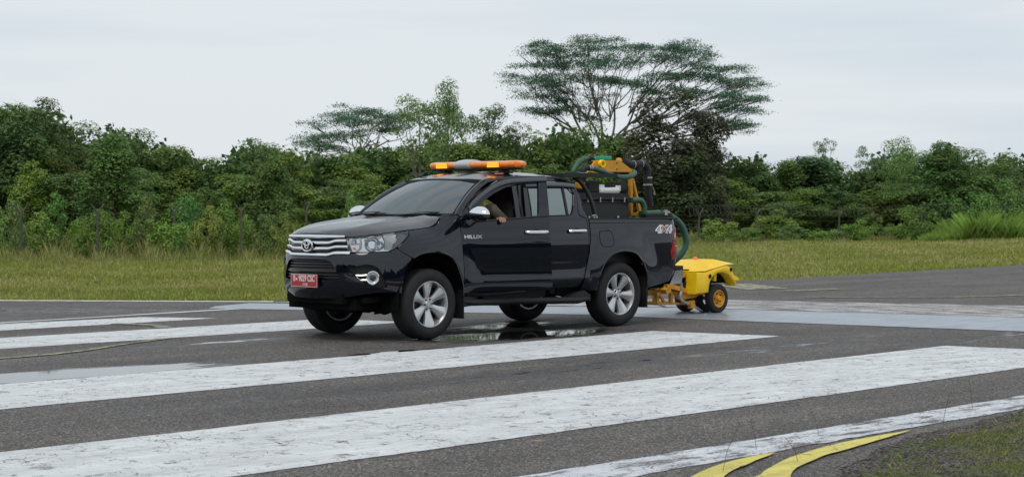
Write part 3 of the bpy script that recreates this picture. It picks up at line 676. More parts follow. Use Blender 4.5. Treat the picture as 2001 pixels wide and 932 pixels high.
side=[(.84,.503),(.79,.565),(.72,.638),(.601,.720),(.45,.763),(.253,.795),(.10,.812),(-.05,.821),(-.15,.818),(-.225,.792)]
hood_out=[(a,b) for a,b in side]+[(-.25,.70),(-.225,.45),(-.20,.0),(-.225,-.45),(-.25,-.70)]+[(a,-b) for a,b in side[::-1]]+HF[::-1][1:-1]
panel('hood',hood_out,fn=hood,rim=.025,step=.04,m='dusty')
# cowl
mb=MB(); ys=np.linspace(-.80,.80,25)
V=[];F=[]
for y in ys:
    t=abs(y)/.8; V+=[(-.17-.05*t*t,y,1.315),(-.30-.10*t**2,y,1.352)]
for i in range(24): F.append((2*i,2*i+1,2*i+3,2*i+2))
mb.add(V,F,True).build('cowl',M['black'],TRUCK)
mb=MB()
for y0,y1 in ((-.62,-.08),(.02,.62)):
    mb.tube([(-.235,y0,1.348),(-.30,(y0+y1)/2,1.372),(-.33,y1,1.372)],.009,6)
    mb.tube([(-.33,y0-.02,1.383),(-.345,(y0+y1)/2,1.389),(-.375,y1,1.387)],.006,6)
mb.build('wipers',M['black'],TRUCK)
# ---- windscreen
def ws(u,v):
    "u 0..1 bottom to top, v -1..1"
    hb=.80; ht=.592; y=v*(hb+(ht-hb)*u)
    xb=-.285-.135*abs(v)**2.2; xt=-.905-.085*abs(v)**2.2
    x=xb+(xt-xb)*u; z=1.357+.010*abs(v)+(1.762-.038*v*v-1.357-.01*abs(v))*u+.030*math.sin(math.pi*u)
    return (x,y,z)
def grid(name,fn,nu,nv,m,parent,u0=0,u1=1,v0=-1,v1=1,flip=False):
    V=[fn(u0+(u1-u0)*i/nu,v0+(v1-v0)*j/nv) for i in range(nu+1) for j in range(nv+1)]
    F=[(i*(nv+1)+j,i*(nv+1)+j+1,(i+1)*(nv+1)+j+1,(i+1)*(nv+1)+j) for i in range(nu) for j in range(nv)]
    return MB().add(V,F,True).build(name,M[m],parent)
wsc=grid('windscreen',ws,16,24,'windscreen',TRUCK)
mb=MB(); mb.tube([Vector(ws(0.0,v))+Vector((.01,0,.0)) for v in np.linspace(-1,1,24)]+[Vector(ws(u,1)) for u in np.linspace(.05,1,12)]+[Vector(ws(1,v)) for v in np.linspace(.95,-1,24)]+[Vector(ws(u,-1)) for u in np.linspace(.95,.05,12)],.010,6,closed=True)
mb.build('windscreen_seal',M['black'],wsc)
MB().box((-.93,0,1.735),(.02,.10,.03),ry=R_(-30)).build('sensor_cover',M['black'],wsc)
# ---- A pillars, cant rail, roof
DL=[(-.455,.862,1.350),(-.53,.832,1.430),(-.615,.800,1.500),(-.70,.772,1.570),(-.805,.743,1.636),(-.91,.717,1.694),(-1.022,.697,1.745)]
WL=[ws(u,1.0) for u in np.linspace(0,1,7)]
for sg in (1,-1):
    V=[];F=[]; nn=6
    for a,b in zip(WL,DL):
        a,b=Vector(a),Vector(b); bul=Vector((.012,.020,.012))
        for k in range(nn+1):
            t=k/nn; p=a+(b-a)*t+bul*math.sin(math.pi*t); V.append((p.x,p.y*sg,p.z))
    for i in range(6):
        for k in range(nn): F.append((i*(nn+1)+k,i*(nn+1)+k+1,(i+1)*(nn+1)+k+1,(i+1)*(nn+1)+k))
    MB().add(V,F,True).build('windscreen_pillar',M['paint'],TRUCK)
    # filler triangle between fender top and pillar foot
    MB().add([(-.24,.79*sg,1.338),(-.30,.80*sg,1.366),(-.42,.80*sg,1.366),(-.455,.862*sg,1.350),(-.36,.85*sg,1.36)],[(0,1,2,3,4)]).build('pillar_foot',M['paint'],TRUCK)
RYE=spl([(-2.47,.715),(-2.36,.700),(-2.2,.688),(-2.0,.682),(-1.6,.672),(-1.4,.675),(-1.225,.681),(-1.1,.690),(-.985,.592)])
RYE=lambda x,_p=[(-2.50,.74),(-2.47,.722),(-2.36,.700),(-2.2,.688),(-2.0,.682),(-1.6,.672),(-1.4,.675),(-1.225,.681),(-1.1,.688),(-1.022,.690),(-.99,.61),(-.90,.02)]: interp(-x,[(-a,b) for a,b in _p][::-1]) 
RZE=spl([(-2.50,1.655),(-2.47,1.68),(-2.43,1.715),(-2.357,1.763),(-2.2,1.793),(-2.02,1.797),(-1.634,1.799),(-1.424,1.790),(-1.225,1.776),(-1.1,1.760),(-1.022,1.745),(-.9,1.725)])
RZC=spl([(-2.50,1.70),(-2.44,1.760),(-2.3,1.812),(-2.0,1.842),(-1.6,1.850),(-1.3,1.838),(-1.1,1.808),(-.985,1.782),(-.90,1.762)])
def RYEf(x):
    P=[(-2.50,.74),(-2.47,.722),(-2.36,.700),(-2.2,.688),(-2.0,.682),(-1.6,.672),(-1.4,.675),(-1.225,.681),(-1.1,.688),(-1.022,.690),(-.99,.61)]
    return interp(x,P)
def roof(x,y):
    ye=RYEf(x) if x<-1.022 else .69
    t=min(1,abs(y)/ye); e,c=RZE(x),RZC(x)
    return (x,y,e+(c-e)*(1-t**3.2)+.006*math.cos(abs(y)*18)*sst(1,.6,t)*sst(-.99,-1.15,x))
rs=[(-2.47,.722),(-2.36,.700),(-2.2,.688),(-2.0,.682),(-1.8,.677),(-1.6,.672),(-1.4,.675),(-1.225,.681),(-1.1,.688),(-1.022,.692)]
fr_=[(ws(1,v)[0]-.002,ws(1,v)[1]) for v in np.linspace(1,-1,21)]
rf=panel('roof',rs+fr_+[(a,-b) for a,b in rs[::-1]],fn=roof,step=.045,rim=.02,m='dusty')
# drip channel / door seal seen in the open doorway
for sg in (1,-1):
    P=[(p[0],p[1]*sg*.975,p[2]-.01) for p in DL]+[(-1.225,.665*sg,1.762),(-1.45,.660*sg,1.776),(-1.60,.655*sg,1.782),(-1.56,.70*sg,1.66),(-1.52,.75*sg,1.50),(-1.49,.82*sg,1.32),(-1.49,.86*sg,1.0),(-1.49,.86*sg,.56),(-1.40,.86*sg,.47),(-.6,.86*sg,.47),(-.5,.86*sg,.6),(-.49,.85*sg,1.0),(-.47,.84*sg,1.3)]
    MB().tube(catmull(P,3,True),.022,6,closed=True).build('door_seal',M['black'],TRUCK)
    MB().tube([(p[0]-.01,p[1]*sg*.985,p[2]-.02) for p in DL]+[(-1.225,.672*sg,1.757),(-1.45,.668*sg,1.771),(-1.6,.664*sg,1.779)],.030,6).build('pillar_inner',M['paint'],TRUCK)
# ---- B pillar + door-side inner panels
def cabside(s,z,o2=0): return surf(s,z,o2)
panel('centre_pillar',[(2.93,.48),(3.12,.48),(3.11,1.33),(3.20,1.70),(3.22,1.79),(3.05,1.79),(3.02,1.68),(2.95,1.33)],fn=so(-.045),both=True,rim=.04)
panel('rocker_panel',[(2.04,.505),(3.93,.505),(3.93,.40),(2.04,.40)],fn=so(-.045),m='gloss_black',both=True,rim=.02)
# ---- front door (near side: swung open 18 degrees; far side closed)
DO=cm2([(2.034,.500),(2.040,.70),(2.036,.85),(2.026,1.0),(2.012,1.2),(2.022,1.345)],3)+cm2([(2.098,1.420),(2.178,1.494),(2.270,1.563),(2.368,1.629),(2.472,1.690),(2.585,1.741),(2.685,1.763),(2.788,1.776),(2.987,1.788),(3.180,1.797)],3)+cm2([(3.184,1.720),(3.160,1.52),(3.138,1.33),(3.128,1.2),(3.126,1.09),(3.136,.888),(3.148,.60),(3.146,.505)],3)
WO=cm2([(2.200,1.283),(2.235,1.37),(2.285,1.452),(2.345,1.506),(2.409,1.549),(2.48,1.590),(2.56,1.626),(2.64,1.659),(2.717,1.683),(2.79,1.698),(2.868,1.705),(2.98,1.712),(3.076,1.717)],2)+[(3.060,1.62),(3.030,1.48),(3.000,1.336),(2.631,1.301),(2.398,1.288)]
DOORS={}
for sg,xf in ((1,door_xf),(-1,None)):
    V3,F,S=panel_mesh(DO,[WO],surf,.032,.04,xf,sg<0)
    me=bpy.data.meshes.new('front_door'); me.from_pydata([tuple(v) for v in V3],[],F); me.polygons.foreach_set('use_smooth',S); me.update()
    d=link('front_door',me,M['paint'],TRUCK); DOORS[sg]=d
    def X(p): return xf(p) if xf else (p[0],-p[1],p[2])
    DI=[(2.05,.52),(2.06,1.27),(2.20,1.27),(2.40,1.275),(3.0,1.325),(3.12,1.32),(3.12,.9),(3.13,.52)]
    V3,F,S=panel_mesh(DI,[],so(-.085),.06,.0,xf,sg<0)
    me=bpy.data.meshes.new('door_trim'); me.from_pydata([tuple(v) for v in V3],[],F); me.polygons.foreach_set('use_smooth',S); link('door_trim',me,M['interior'],d)
    # door edge closing strip (thickness of the door)
    mb=MB(); 
    P1=[(2.034,.50),(3.146,.505),(3.126,1.09),(3.138,1.33),(3.184,1.72),(3.18,1.797),(2.585,1.741),(2.368,1.629),(2.178,1.494),(2.022,1.345),(2.012,1.2),(2.036,.85)]
    a=[X(surf(s,z,-.035)) for s,z in P1]; b=[X(surf(s,z,-.085 if z<1.32 else -.06)) for s,z in P1]; n=len(P1)
    mb.add(a+b,[(i,(i+1)%n,(i+1)%n+n,i+n) for i in range(n)],False); mb.build('door_edge',M['gloss_black'],d)
    # belt moulding, frame trim
    mb=MB(); strip(mb,[(s,1.287+.048*(s-2.3)/.7) for s in np.linspace(2.19,3.13,20)],.018,-.005,.010,X)
    mb.build('belt_moulding',M['black'],d)
    mb=MB(); strip(mb,[(2.13+.01,1.415)]+[(s,z) for s,z in cm2([(2.19,1.478),(2.285,1.546),(2.42,1.630),(2.56,1.695),(2.70,1.731),(2.85,1.743),(3.0,1.752),(3.19,1.758)],4)],.052,.006,.026,X)
    mb.build('window_visor',M['smoke'],d)
    h=MB(); Pm=[X(surf(s,1.158,o)) for s,o in ((2.815,.012),(2.83,.030),(2.86,.040),(2.95,.046),(3.04,.040),(3.07,.030),(3.088,.012))]
    h.tube(catmull(Pm,3),.017,10,flat=1.15); ho=h.build('door_handle',M['chrome'],d)
    cup=MB(); c=Vector(X(surf(2.955,1.155,.0015))); u=(Vector(X(surf(2.99,1.155,0)))-Vector(X(surf(2.92,1.155,0)))).normalized(); w=Vector((0,0,1))
    cup.add([c+u*.060*math.cos(a)+w*.038*math.sin(a) for a in np.linspace(0,2*math.pi,24,endpoint=False)],[tuple(range(24))]); cup.build('handle_cup',M['deep'],d)
    # wing mirror on the door
    mr=MB()
    def mshell(part):
        bm=bmesh.new(); bmesh.ops.create_uvsphere(bm,u_segments=28,v_segments=18,radius=1)
        for v in bm.verts:
            x,y,z=v.co
            sx=1.0 if x>0 else .42     # rounded towards the front, flatter at the back
            yy=y; w_=1-.28*max(0,-y)+.0
            v.co=Vector((x*.105*sx,y*.175,z*.092*w_*(1.0 if z>0 else .92)))
        return bm
    bm=mshell(0)
    mc=Vector((-.565,1.075,1.362)) if sg>0 else Vector((-.60,-.985,1.372))
    Rm=Matrix.Rotation(-R_(6) if sg>0 else R_(6),4,'Z')
    top=bmesh.ops.bisect_plane(bm,geom=bm.verts[:]+bm.edges[:]+bm.faces[:],plane_co=(0,0,.018),plane_no=(0,.10,1))
    Vt=[v.co.copy() for v in bm.verts]; bm.verts.index_update()
    Ft=[[v.index for v in f.verts] for f in bm.faces if f.calc_center_median().z>.018-f.calc_center_median().y*.10]
    Fb=[[v.index for v in f.verts] for f in bm.faces if f.calc_center_median().z<=.018-f.calc_center_median().y*.10]
    bm.free()
    W_=[mc+Rm@Vector((v.x,v.y*sg,v.z)) for v in Vt]
    arm=MB().add(W_,Fb,True)
    base=Vector(X(surf(2.115,1.262,.0))); 
    arm.tube([base,base+Vector((.01,.035*sg,-.004)),mc+Vector((0,-.075*sg,-.062))],[.055,.045,.035],12,flat=.8)
    wm=arm.build('wing_mirror',M['gloss_black'],d)
    mc2=MB().add(W_,Ft,True).build('chrome_cap',M['chrome'],wm)
    g=MB(); gc=mc+Rm@Vector((-.037,0,0)); g.add([gc+Rm@Vector((0,.13*math.cos(a),.072*math.sin(a))) for a in np.linspace(0,2*math.pi,24,endpoint=False)],[tuple(range(24))]); g.build('mirror_glass',M['chrome'],wm)
    # triangular mirror foot
    mb=MB(); mb.add([X(surf(s,z,.004)) for s,z in ((2.045,1.345),(2.07,1.24),(2.17,1.275),(2.215,1.31),(2.19,1.40),(2.13,1.42))],[(0,1,2,3,4,5)]); mb.build('mirror_foot',M['gloss_black'],d)
    if sg>0:
        a=Vector(X(surf(2.045,1.112,.006))); b=Vector(X(surf(2.265,1.112,.006))); zz=(Vector(X(surf(2.15,1.135,.006)))-Vector(X(surf(2.15,1.09,.006))))
        text('HILUX','badge',frame((a+b)/2,b-a,zz),.056,'white',d,1.36,.003,off=.0004)
# ---- rear doors
RD=cm2([(3.080,.50),(3.082,.9),(3.072,1.1),(3.066,1.32),(3.11,1.5),(3.165,1.70),(3.175,1.74)],3)+[(3.5,1.744),(3.8,1.742),(3.92,1.728)]+cm2([(3.99,1.695),(4.012,1.62),(3.995,1.53),(3.965,1.43),(3.955,1.35),(4.005,1.318),(4.060,1.305)],3)+cm2([(4.066,1.1),(4.050,.92),(4.005,.74),(3.95,.60),(3.88,.50)],3)
RW=cm2([(3.160,1.332),(3.19,1.48),(3.225,1.672)],3)+[(3.6,1.678),(3.90,1.676),(3.955,1.668)]+cm2([(3.975,1.60),(3.955,1.545),(3.915,1.46),(3.87,1.39),(3.825,1.350),(3.78,1.342)],3)
rd=panel('rear_door',RD,holes=[RW],both=True,rim=.03,step=.034)
for sg,d in zip((1,-1),rd):
    def X(p): return (p[0],p[1]*sg,p[2])
    for nm,poly,o2 in (('window_glass',[(3.150,1.325),(3.22,1.68),(3.815,1.685),(3.768,1.325)],-.014),('quarter_glass',[(3.785,1.325),(3.835,1.685),(3.97,1.69),(3.985,1.60),(3.93,1.46),(3.84,1.345)],-.012)):
        V3,F,S=panel_mesh(poly,[],so(o2),.05,0,None,sg<0)
        me=bpy.data.meshes.new(nm); me.from_pydata([tuple(v) for v in V3],[],F); me.polygons.foreach_set('use_smooth',S); link(nm,me,M['window'],d)
    mb=MB(); mb.tube([X(surf(s,z,-.006)) for s,z in ((3.770,1.335),(3.79,1.48),(3.822,1.685))],.014,6); mb.tube([X(surf(s,z,.003)) for s,z in RW[::2]],.007,6,closed=True); mb.build('window_bar',M['black'],d)
    mb=MB(); strip(mb,[(3.185,1.704),(3.4,1.710),(3.6,1.711),(3.8,1.708),(3.93,1.700),(4.02,1.688)],(lambda t:.066-.012*t),.004,.026,X); mb.build('window_visor',M['smoke'],d)
    mb=MB(); mb.tube(catmull([X(surf(s,1.156,o)) for s,o in ((3.735,.012),(3.75,.030),(3.78,.040),(3.875,.046),(3.97,.040),(4.0,.030),(4.018,.012))],3),.017,10,flat=1.15); mb.build('door_handle',M['chrome'],d)
    c=Vector(X(surf(3.88,1.153,.0015))); u=Vector((1,0,0)); w=Vector((0,0,1))
    MB().add([c+u*.060*math.cos(a)+w*.038*math.sin(a) for a in np.linspace(0,2*math.pi,24,endpoint=False)],[tuple(range(24))]).build('handle_cup',M['deep'],d)
# ---- cab rear quarter, rear wall
CQ=[(3.185,1.750),(3.19,1.797),(3.4,1.7985),(3.58,1.797),(3.76,1.793),(3.92,1.765),(3.995,1.717),(4.028,1.680),(4.055,1.58),(4.078,1.44),(4.094,1.30),(4.090,1.1),(4.066,.92),(4.02,.74),(3.965,.60),(3.90,.49),(3.885,.49)]+[(3.955,.60),(4.011,.74),(4.056,.92),(4.072,1.1),(4.067,1.312)]+[(4.010,1.326),(3.963,1.355),(3.972,1.43),(4.002,1.53),(4.020,1.62),(3.998,1.702),(3.925,1.735),(3.8,1.750),(3.5,1.751)]
panel('cab_rear_quarter',CQ,both=True,rim=.03,step=.03)
V=[];F=[]
for z in (.5,.9,1.3,1.42,1.56,1.64,1.70):
    xx=interp(z,[(.5,-2.50),(1.3,-2.53),(1.42,-2.515),(1.56,-2.49),(1.66,-2.46),(1.70,-2.45)])
    for y in np.linspace(-1,1,13): V.append((xx-.03*(1-y*y),y*(.86 if z<1.31 else .86-.4*(z-1.31)),z))
for i in range(6):
    for j in range(12): F.append((i*13+j,i*13+j+1,(i+1)*13+j+1,(i+1)*13+j))
cb=MB().add(V,F,True).build('cab_rear_wall',M['paint'],TRUCK)
MB().add([(-2.565,-.6,1.34),(-2.565,.6,1.34),(-2.515,.55,1.62),(-2.515,-.55,1.62)],[(0,1,2,3)]).build('rear_window',M['window'],cb)
# ---- bed
BS=[(4.108,1.242),(4.106,1.1),(4.084,.92),(4.036,.74),(3.98,.60),(3.955,.46),(4.10,.45)]+RARCH+[(5.165,.455),(5.40,.485),(5.57,.515),(5.66,.60),(5.72,.72),(5.76,.78)]+cm2([(5.735,.785),(5.62,.790),(5.585,.805),(5.575,.87),(5.605,.94),(5.665,1.07),(5.705,1.155)],3)+[(5.76,1.19),(5.82,1.235),(5.75,1.246)]
panel('bed_side',BS,both=True,rim=.03,step=.036)
panel('bed_rail_cap',[(4.108,1.249),(4.112,1.290),(5.72,1.286),(5.80,1.262),(5.83,1.24),(5.75,1.250)],both=True,rim=.03,step=.03)
mb=MB()
for sg in (1,-1):
    mb.box((-3.36,.825*sg,1.291),(1.62,.115,.02),bev=.008); mb.box((-3.36,.765*sg,1.02),(1.62,.02,.52))
mb.box((-3.36,0,.76),(1.66,1.54,.03)); mb.box((-2.60,0,1.0),(.03,1.6,.52)); mb.build('bed_liner',M['black'],TRUCK)
MB().box((-4.19,0,1.0),(.05,1.50,.55),bev=.02).build('tailgate',M['paint'],TRUCK)
# fuel flap
FC=[(a,b) for a,b in cm2([(4.27,1.148),(4.36,1.151),(4.44,1.150),(4.478,1.12),(4.488,1.05),(4.485,.985),(4.455,.966),(4.37,.963),(4.30,.970),(4.268,1.02),(4.258,1.09),(4.262,1.135),(4.27,1.148)],2)]
ff=panel('fuel_flap',FC[:-1],fn=so(.0012),rim=.0,step=.03)
MB().tube([surf(s,z,.001) for s,z in FC[:-1]],.0035,5,closed=True).build('flap_gap',M['deep'],ff)
# tail lights
TL=cm2([(5.725,.79),(5.62,.795),(5.588,.81),(5.578,.87),(5.608,.94),(5.668,1.07),(5.708,1.150)],3)+[(5.76,1.185),(5.80,1.17),(5.82,1.0),(5.815,.80)]
tl=panel('tail_light',TL,fn=so(.012),m='redlens',both=True,rim=.02,step=.03)
for sg,t_ in zip((1,-1),tl):
    for k,(z0,z1,m_) in enumerate(((.80,.875,'darkred'),(1.005,1.03,'darkred'),(.945,.955,'plate_white'))):
        sl_=[(5.60,z0+.01),(5.81,z0),(5.81,z1),(5.605,z1)] if z0<.9 else [(5.655,z0),(5.81,z0),(5.81,z1),(5.67,z1)]
        V3,F,S=panel_mesh(sl_,[],so(.015),.04,0,None,sg<0)
        me=bpy.data.meshes.new('lamp_section'); me.from_pydata([tuple(v) for v in V3],[],F); me.polygons.foreach_set('use_smooth',S); link('lamp_section',me,M[m_],t_)
# 4x4 sticker
def sticker(ch,cx,m,ext,sc=1,of=0,o2=.003,size=.125,name='sticker'):
    c=Vector(surf(cx,1.156,o2)); u=Vector(surf(cx+.05,1.156,0))-Vector(surf(cx-.05,1.156,0)); w=Vector(surf(cx,1.19,0))-Vector(surf(cx,1.12,0))
    return text(ch,name,frame(c,u,w),size,m,TRUCK,sc,ext,shear=.22,off=of)
sticker('4',5.335,'white',.0006,1.45,.011,name='four_by_four_sticker'); sticker('4',5.552,'white',.0006,1.45,.011,name='four_by_four_sticker'); sticker('X',5.445,'white',.0006,1.35,.009,.002,name='four_by_four_sticker')
sticker('X',5.445,'red',.0006,1.3,.002,.0045,.11,'sticker_cross')
for cx in (5.335,5.552): sticker('4',cx,'rim_dark',.0006,1.25,-.0015,.0045,.095,'sticker_lettering')
# ---- rear bumper
for sg in (1,-1):
    MB().prism([(-4.02,.475),(-4.135,.643),(-4.275,.643),(-4.29,.60),(-4.245,.49),(-4.20,.475)],1,.42*sg,.875*sg).build('rear_bumper_corner',M['chrome'],TRUCK)
MB().box((-4.21,0,.672),(.16,1.74,.055),bev=.01).box((-4.19,0,.55),(.10,.80,.14),bev=.01).build('rear_bumper_step',M['black'],TRUCK)
# ---- underside
mb=MB(); mb.box((-1.6,0,.52),(5.0,.95,.22)); mb.box((.55,0,.40),(.5,1.15,.12)); mb.box((.35,0,.33),(.55,.75,.06)); mb.box((-1.5,0,.56),(2.1,1.66,.08))
mb.box((-3.75,0,.48),(.6,1.5,.10)); mb.box((.52,.0,.45),(.45,1.36,.06))
for x in (0,-3.085): mb.tube([(x,-.7,.39),(x,.7,.39)],.05,10); mb.lathe([(0,-.14),(.13,-.1),(.16,0),(.13,.1),(0,.14)],(x,.12,.40),'X',16)
mb.tube([(0,.1,.52),(-3.0,.1,.42)],.04,8); mb.box((-2.9,-.45,.40),(1.2,.06,.04)); mb.box((-2.9,.45,.40),(1.2,.06,.04)); mb.build('chassis',M['deep'],TRUCK)
for cx in (0,-3.10):
    for sg in (1,-1):
        mb=MB(); V=[];F=[]; n=20
        for k in range(n+1):
            a=math.pi*k/n-.0; x=cx+.475*math.cos(a); z=.44+.475*math.sin(a)
            V+=[(x,.50*sg,z),(x,.905*sg,z)]
        for k in range(n): F.append((2*k,2*k+1,2*k+3,2*k+2))
        V.append((cx,.50*sg,.44)); b=len(V)-1
        for k in range(n): F.append((2*k,2*k+2,b))
        V+=[(cx+.475,.5*sg,.28),(cx+.475,.905*sg,.34),(cx-.475,.5*sg,.28),(cx-.475,.905*sg,.34)]
        F+=[(0,1,b+2,b+1),(2*n,2*n+1,b+4,b+3)]; mb.add(V,F,True); mb.build('wheel_arch_liner',M['deep'],TRUCK)
# arch lip edges
for sg in (1,-1):
    MB().tube([ (lambda p:(p[0],p[1]*sg,p[2]))(surf(s,z,-.008)) for s,z in FARCH],.013,6).build('arch_moulding',M['gloss_black'],TRUCK)
    MB().tube([ (lambda p:(p[0],p[1]*sg,p[2]))(surf(s,z,-.008)) for s,z in RARCH],.013,6).build('arch_moulding',M['gloss_black'],TRUCK)
    MB().box((-.475,.80*sg,.42),(.02,.22,.42),bev=.006).build('mud_flap',M['black'],TRUCK)
    MB().box((-3.555,.79*sg,.40),(.02,.24,.38),bev=.006).build('mud_flap',M['black'],TRUCK)
    P=[(-.47,.90*sg,.40),(-.60,.925*sg,.385),(-1.3,.93*sg,.375),(-2.3,.93*sg,.345),(-2.50,.90*sg,.355)]
    sb=MB().tube(P,[.030,.042,.044,.044,.030],12,flat=.9).build('side_step',M['black'],TRUCK)
    mb=MB(); mb.prism([(-.46,.34),(-.46,.455),(-.60,.44),(-.72,.40),(-.72,.36)],1,.80*sg,.925*sg); mb.build('step_end',M['black'],sb); mb=MB(); mb.prism([(-2.52,.33),(-2.52,.40),(-2.42,.455),(-2.32,.44),(-2.15,.385),(-2.15,.35)],1,.80*sg,.925*sg); mb.build('step_end',M['black'],sb)
    for x in (-.9,-2.0): MB().tube([(x,.9*sg,.37),(x,.5*sg,.45)],.022,8).build('step_bracket',M['deep'],sb)
# ---- wheels
def make_wheel(steer=0):
    "wheel centred on origin, outer face +y"
    w=empty('wheel'); 
    tp=[(.255,-.110),(.262,-.128),(.30,-.138),(.345,-.134),(.372,-.118),(.382,-.100),(.3875,-.07),(.3875,-.050),(.380,-.048),(.380,-.040),(.3880,-.038),(.3880,-.006),(.380,-.004),(.380,.004),(.3880,.006),(.3880,.038),(.380,.040),(.380,.048),(.3875,.050),(.3875,.07),(.382,.100),(.372,.118),(.345,.134),(.335,.134),(.330,.137),(.30,.138),(.285,.135),(.262,.128),(.255,.110),(.245,.10),(.245,-.10)]
    t=MB().lathe(tp,(0,0,0),'Y',72)
    ty=t.build('tyre',M['rubber'],w)
    MB().lathe([(.255,.118),(.252,.124),(.244,.124),(.238,.110),(.232,.060),(.225,-.02),(.225,-.11),(.245,-.115)],(0,0,0),'Y',64).build('rim',M['rim'],w)
    MB().lathe([(.232,.004),(.16,-.012),(.0,-.012)],(0,0,0),'Y',40).lathe([(.15,.0),(.15,.02),(.06,.02)],(0,0,0),'Y',40).build('brake_disc',M['rim_dark'],w)
    sp=MB()
    for k in range(6):
        a=2*math.pi*k/6+R_(90)
        def pt(r,t,y): return (r*math.cos(a)-t*math.sin(a),y,r*math.sin(a)+t*math.cos(a))
        # faceted spoke: narrow at hub, splayed at rim, with a raised spine on one side
        st=[(.045,.034,.034,.078),(.085,.034,.036,.088),(.15,.048,.052,.100),(.205,.066,.074,.110),(.243,.072,.082,.113)]
        V=[];F=[]
        for r,l,rr,y in st:
            V+=[pt(r,-l,y-.034),pt(r,-l*.86,y-.012),pt(r,-l*.18,y),pt(r,rr*.25,y-.003),pt(r,rr*.95,y-.022),pt(r,rr,y-.048)]
        for i in range(4):
            for q in range(5): F.append((i*6+q,i*6+q+1,(i+1)*6+q+1,(i+1)*6+q))
        sp.add(V,F,False)
    sp.lathe([(.0,.094),(.035,.094),(.040,.090),(.042,.082),(.072,.080),(.078,.070),(.080,.03)],(0,0,0),'Y',36)
    so_=sp.build('spokes',M['rim'],w)
    mb=MB()
    for k in range(6):
        a=2*math.pi*k/6+R_(60); mb.lathe([(.0,.094),(.009,.094),(.011,.080)],(.057*math.cos(a),0,.057*math.sin(a)),'Y',8)
    mb.lathe([(.026,.0945),(.028,.095),(.026,.0955)],(0,0,0),'Y',24); mb.build('wheel_nuts',M['rim_dark'],w)
    return w
def copy_tree(o,parent=None):
    c=o.copy(); COL.objects.link(c); c.parent=parent
    for ch in list(o.children): copy_tree(ch,c)
    return c
w0=make_wheel(); w0.parent=TRUCK
for i,(x,sg,st,ro) in enumerate(((0,1,0,4),(-3.085,1,0,23),(0,-1,0,11),(-3.085,-1,0,40))):
    w=w0 if i==0 else copy_tree(w0,TRUCK)
    w.location=(x,.768*sg,.3885); w.rotation_euler=(0,R_(ro),R_(180) if sg<0 else 0)
# ---- interior
mb=MB(); mb.box((-1.45,0,.62),(2.0,1.62,.05)); mb.box((-.62,0,1.10),(.36,1.46,.30),bev=.05); mb.box((-.5,0,.85),(.1,1.5,.5)); mb.box((-1.3,0,.80),(.9,.22,.3),bev=.03); mb.build('cabin_trim',M['interior'],TRUCK)
MB().box((-1.75,0,1.715),(1.25,1.16,.015)).build('headliner',M['interior'],TRUCK)
for y in (.37,-.37):
    s=MB(); s.box((-1.28,y,.93),(.52,.50,.16),bev=.05); s.box((-1.56,y,1.22),(.15,.50,.62),ry=R_(-14),bev=.06); st_=s.build('front_seat',M['seat'],TRUCK)
    MB().box((-1.66,y,1.60),(.11,.27,.19),ry=R_(-10),bev=.045).tube([(-1.63,y-.06,1.45),(-1.65,y-.06,1.58)],.008,6).tube([(-1.63,y+.06,1.45),(-1.65,y+.06,1.58)],.008,6).build('headrest',M['seat'],st_)
MB().box((-2.10,0,.95),(.46,1.36,.16),bev=.05).box((-2.36,0,1.24),(.14,1.36,.56),ry=R_(-8),bev=.05).build('rear_seat',M['seat'],TRUCK)
pts=[Vector((-.86,-.37,1.18))+Matrix.Rotation(R_(-25),3,'Y')@Vector((0,.185*math.cos(a),.185*math.sin(a))) for a in np.linspace(0,2*math.pi,32,endpoint=False)]
MB().tube(pts,.016,8,closed=True).tube([pts[0],pts[16]],.018,6).tube([(-.86,-.37,1.18),(-.66,-.37,1.05)],.03,8).build('steering_wheel',M['interior'],TRUCK)
# ---- light bar on the roof
lb=empty('light_bar'); lb.parent=TRUCK
XB=-1.55
def barmod(y0,y1,name,m,cap0,cap1,r=.075):
    V=[];F=[]; ny_=18; na_=20
    for i in range(ny_+1):
        t=i/ny_; y=y0+(y1-y0)*t; k=1
        if cap0: k=min(k,math.sqrt(max(0,1-((.10-min(.10,abs(y-y0)))/.10)**2))+.02)
        if cap1: k=min(k,math.sqrt(max(0,1-((.10-min(.10,abs(y-y1)))/.10)**2))+.02)
        for q in range(na_):
            a=2*math.pi*q/na_; cx,cz=math.cos(a),math.sin(a)
            ex=abs(cx)**.7*(1 if cx>0 else -1); ez=abs(cz)**.75*(1 if cz>0 else -1)
            V.append((XB+ex*.125*k,y,1.934+ez*(.044 if cz>0 else .046)*(.40+.60*k)))
    for i in range(ny_):
        for q in range(na_): F.append((i*na_+q,i*na_+(q+1)%na_,(i+1)*na_+(q+1)%na_,(i+1)*na_+q))
    F+=[tuple(range(na_))[::-1],tuple(range(ny_*na_,(ny_+1)*na_))]
    return MB().add(V,F,True).build(name,m,lb)
barmod(-.755,-.26,'amber_lens',M['amber'],True,False); barmod(.0,.765,'amber_lens',M['amber'],False,True)
sph=barmod(-.265,.005,'speaker_housing',M['light_metal'],False,False)
for v in sph.data.vertices:
    v.co.z=1.935+(v.co.z-1.935)*(1.10 if v.co.z<1.935 else 1.10+.38*math.sin(math.pi*min(1,max(0,(v.co.y+.265)/.27)))**.5); v.co.x=XB+(v.co.x-XB)*1.06
spk=MB()
for k in range(9):
    y=-.245+.20*k/8; hz=.040*(1.12+.36*math.sin(math.pi*(y+.265)/.27)**.5)
    spk.tube([(XB+.135*math.cos(a_),y,1.935+(hz*1.12 if math.sin(a_)>0 else .050)*math.sin(a_)) for a_ in np.linspace(-1.3,2.2,14)],.0045,5)
spk.build('speaker_ribs',M['rim'],sph)
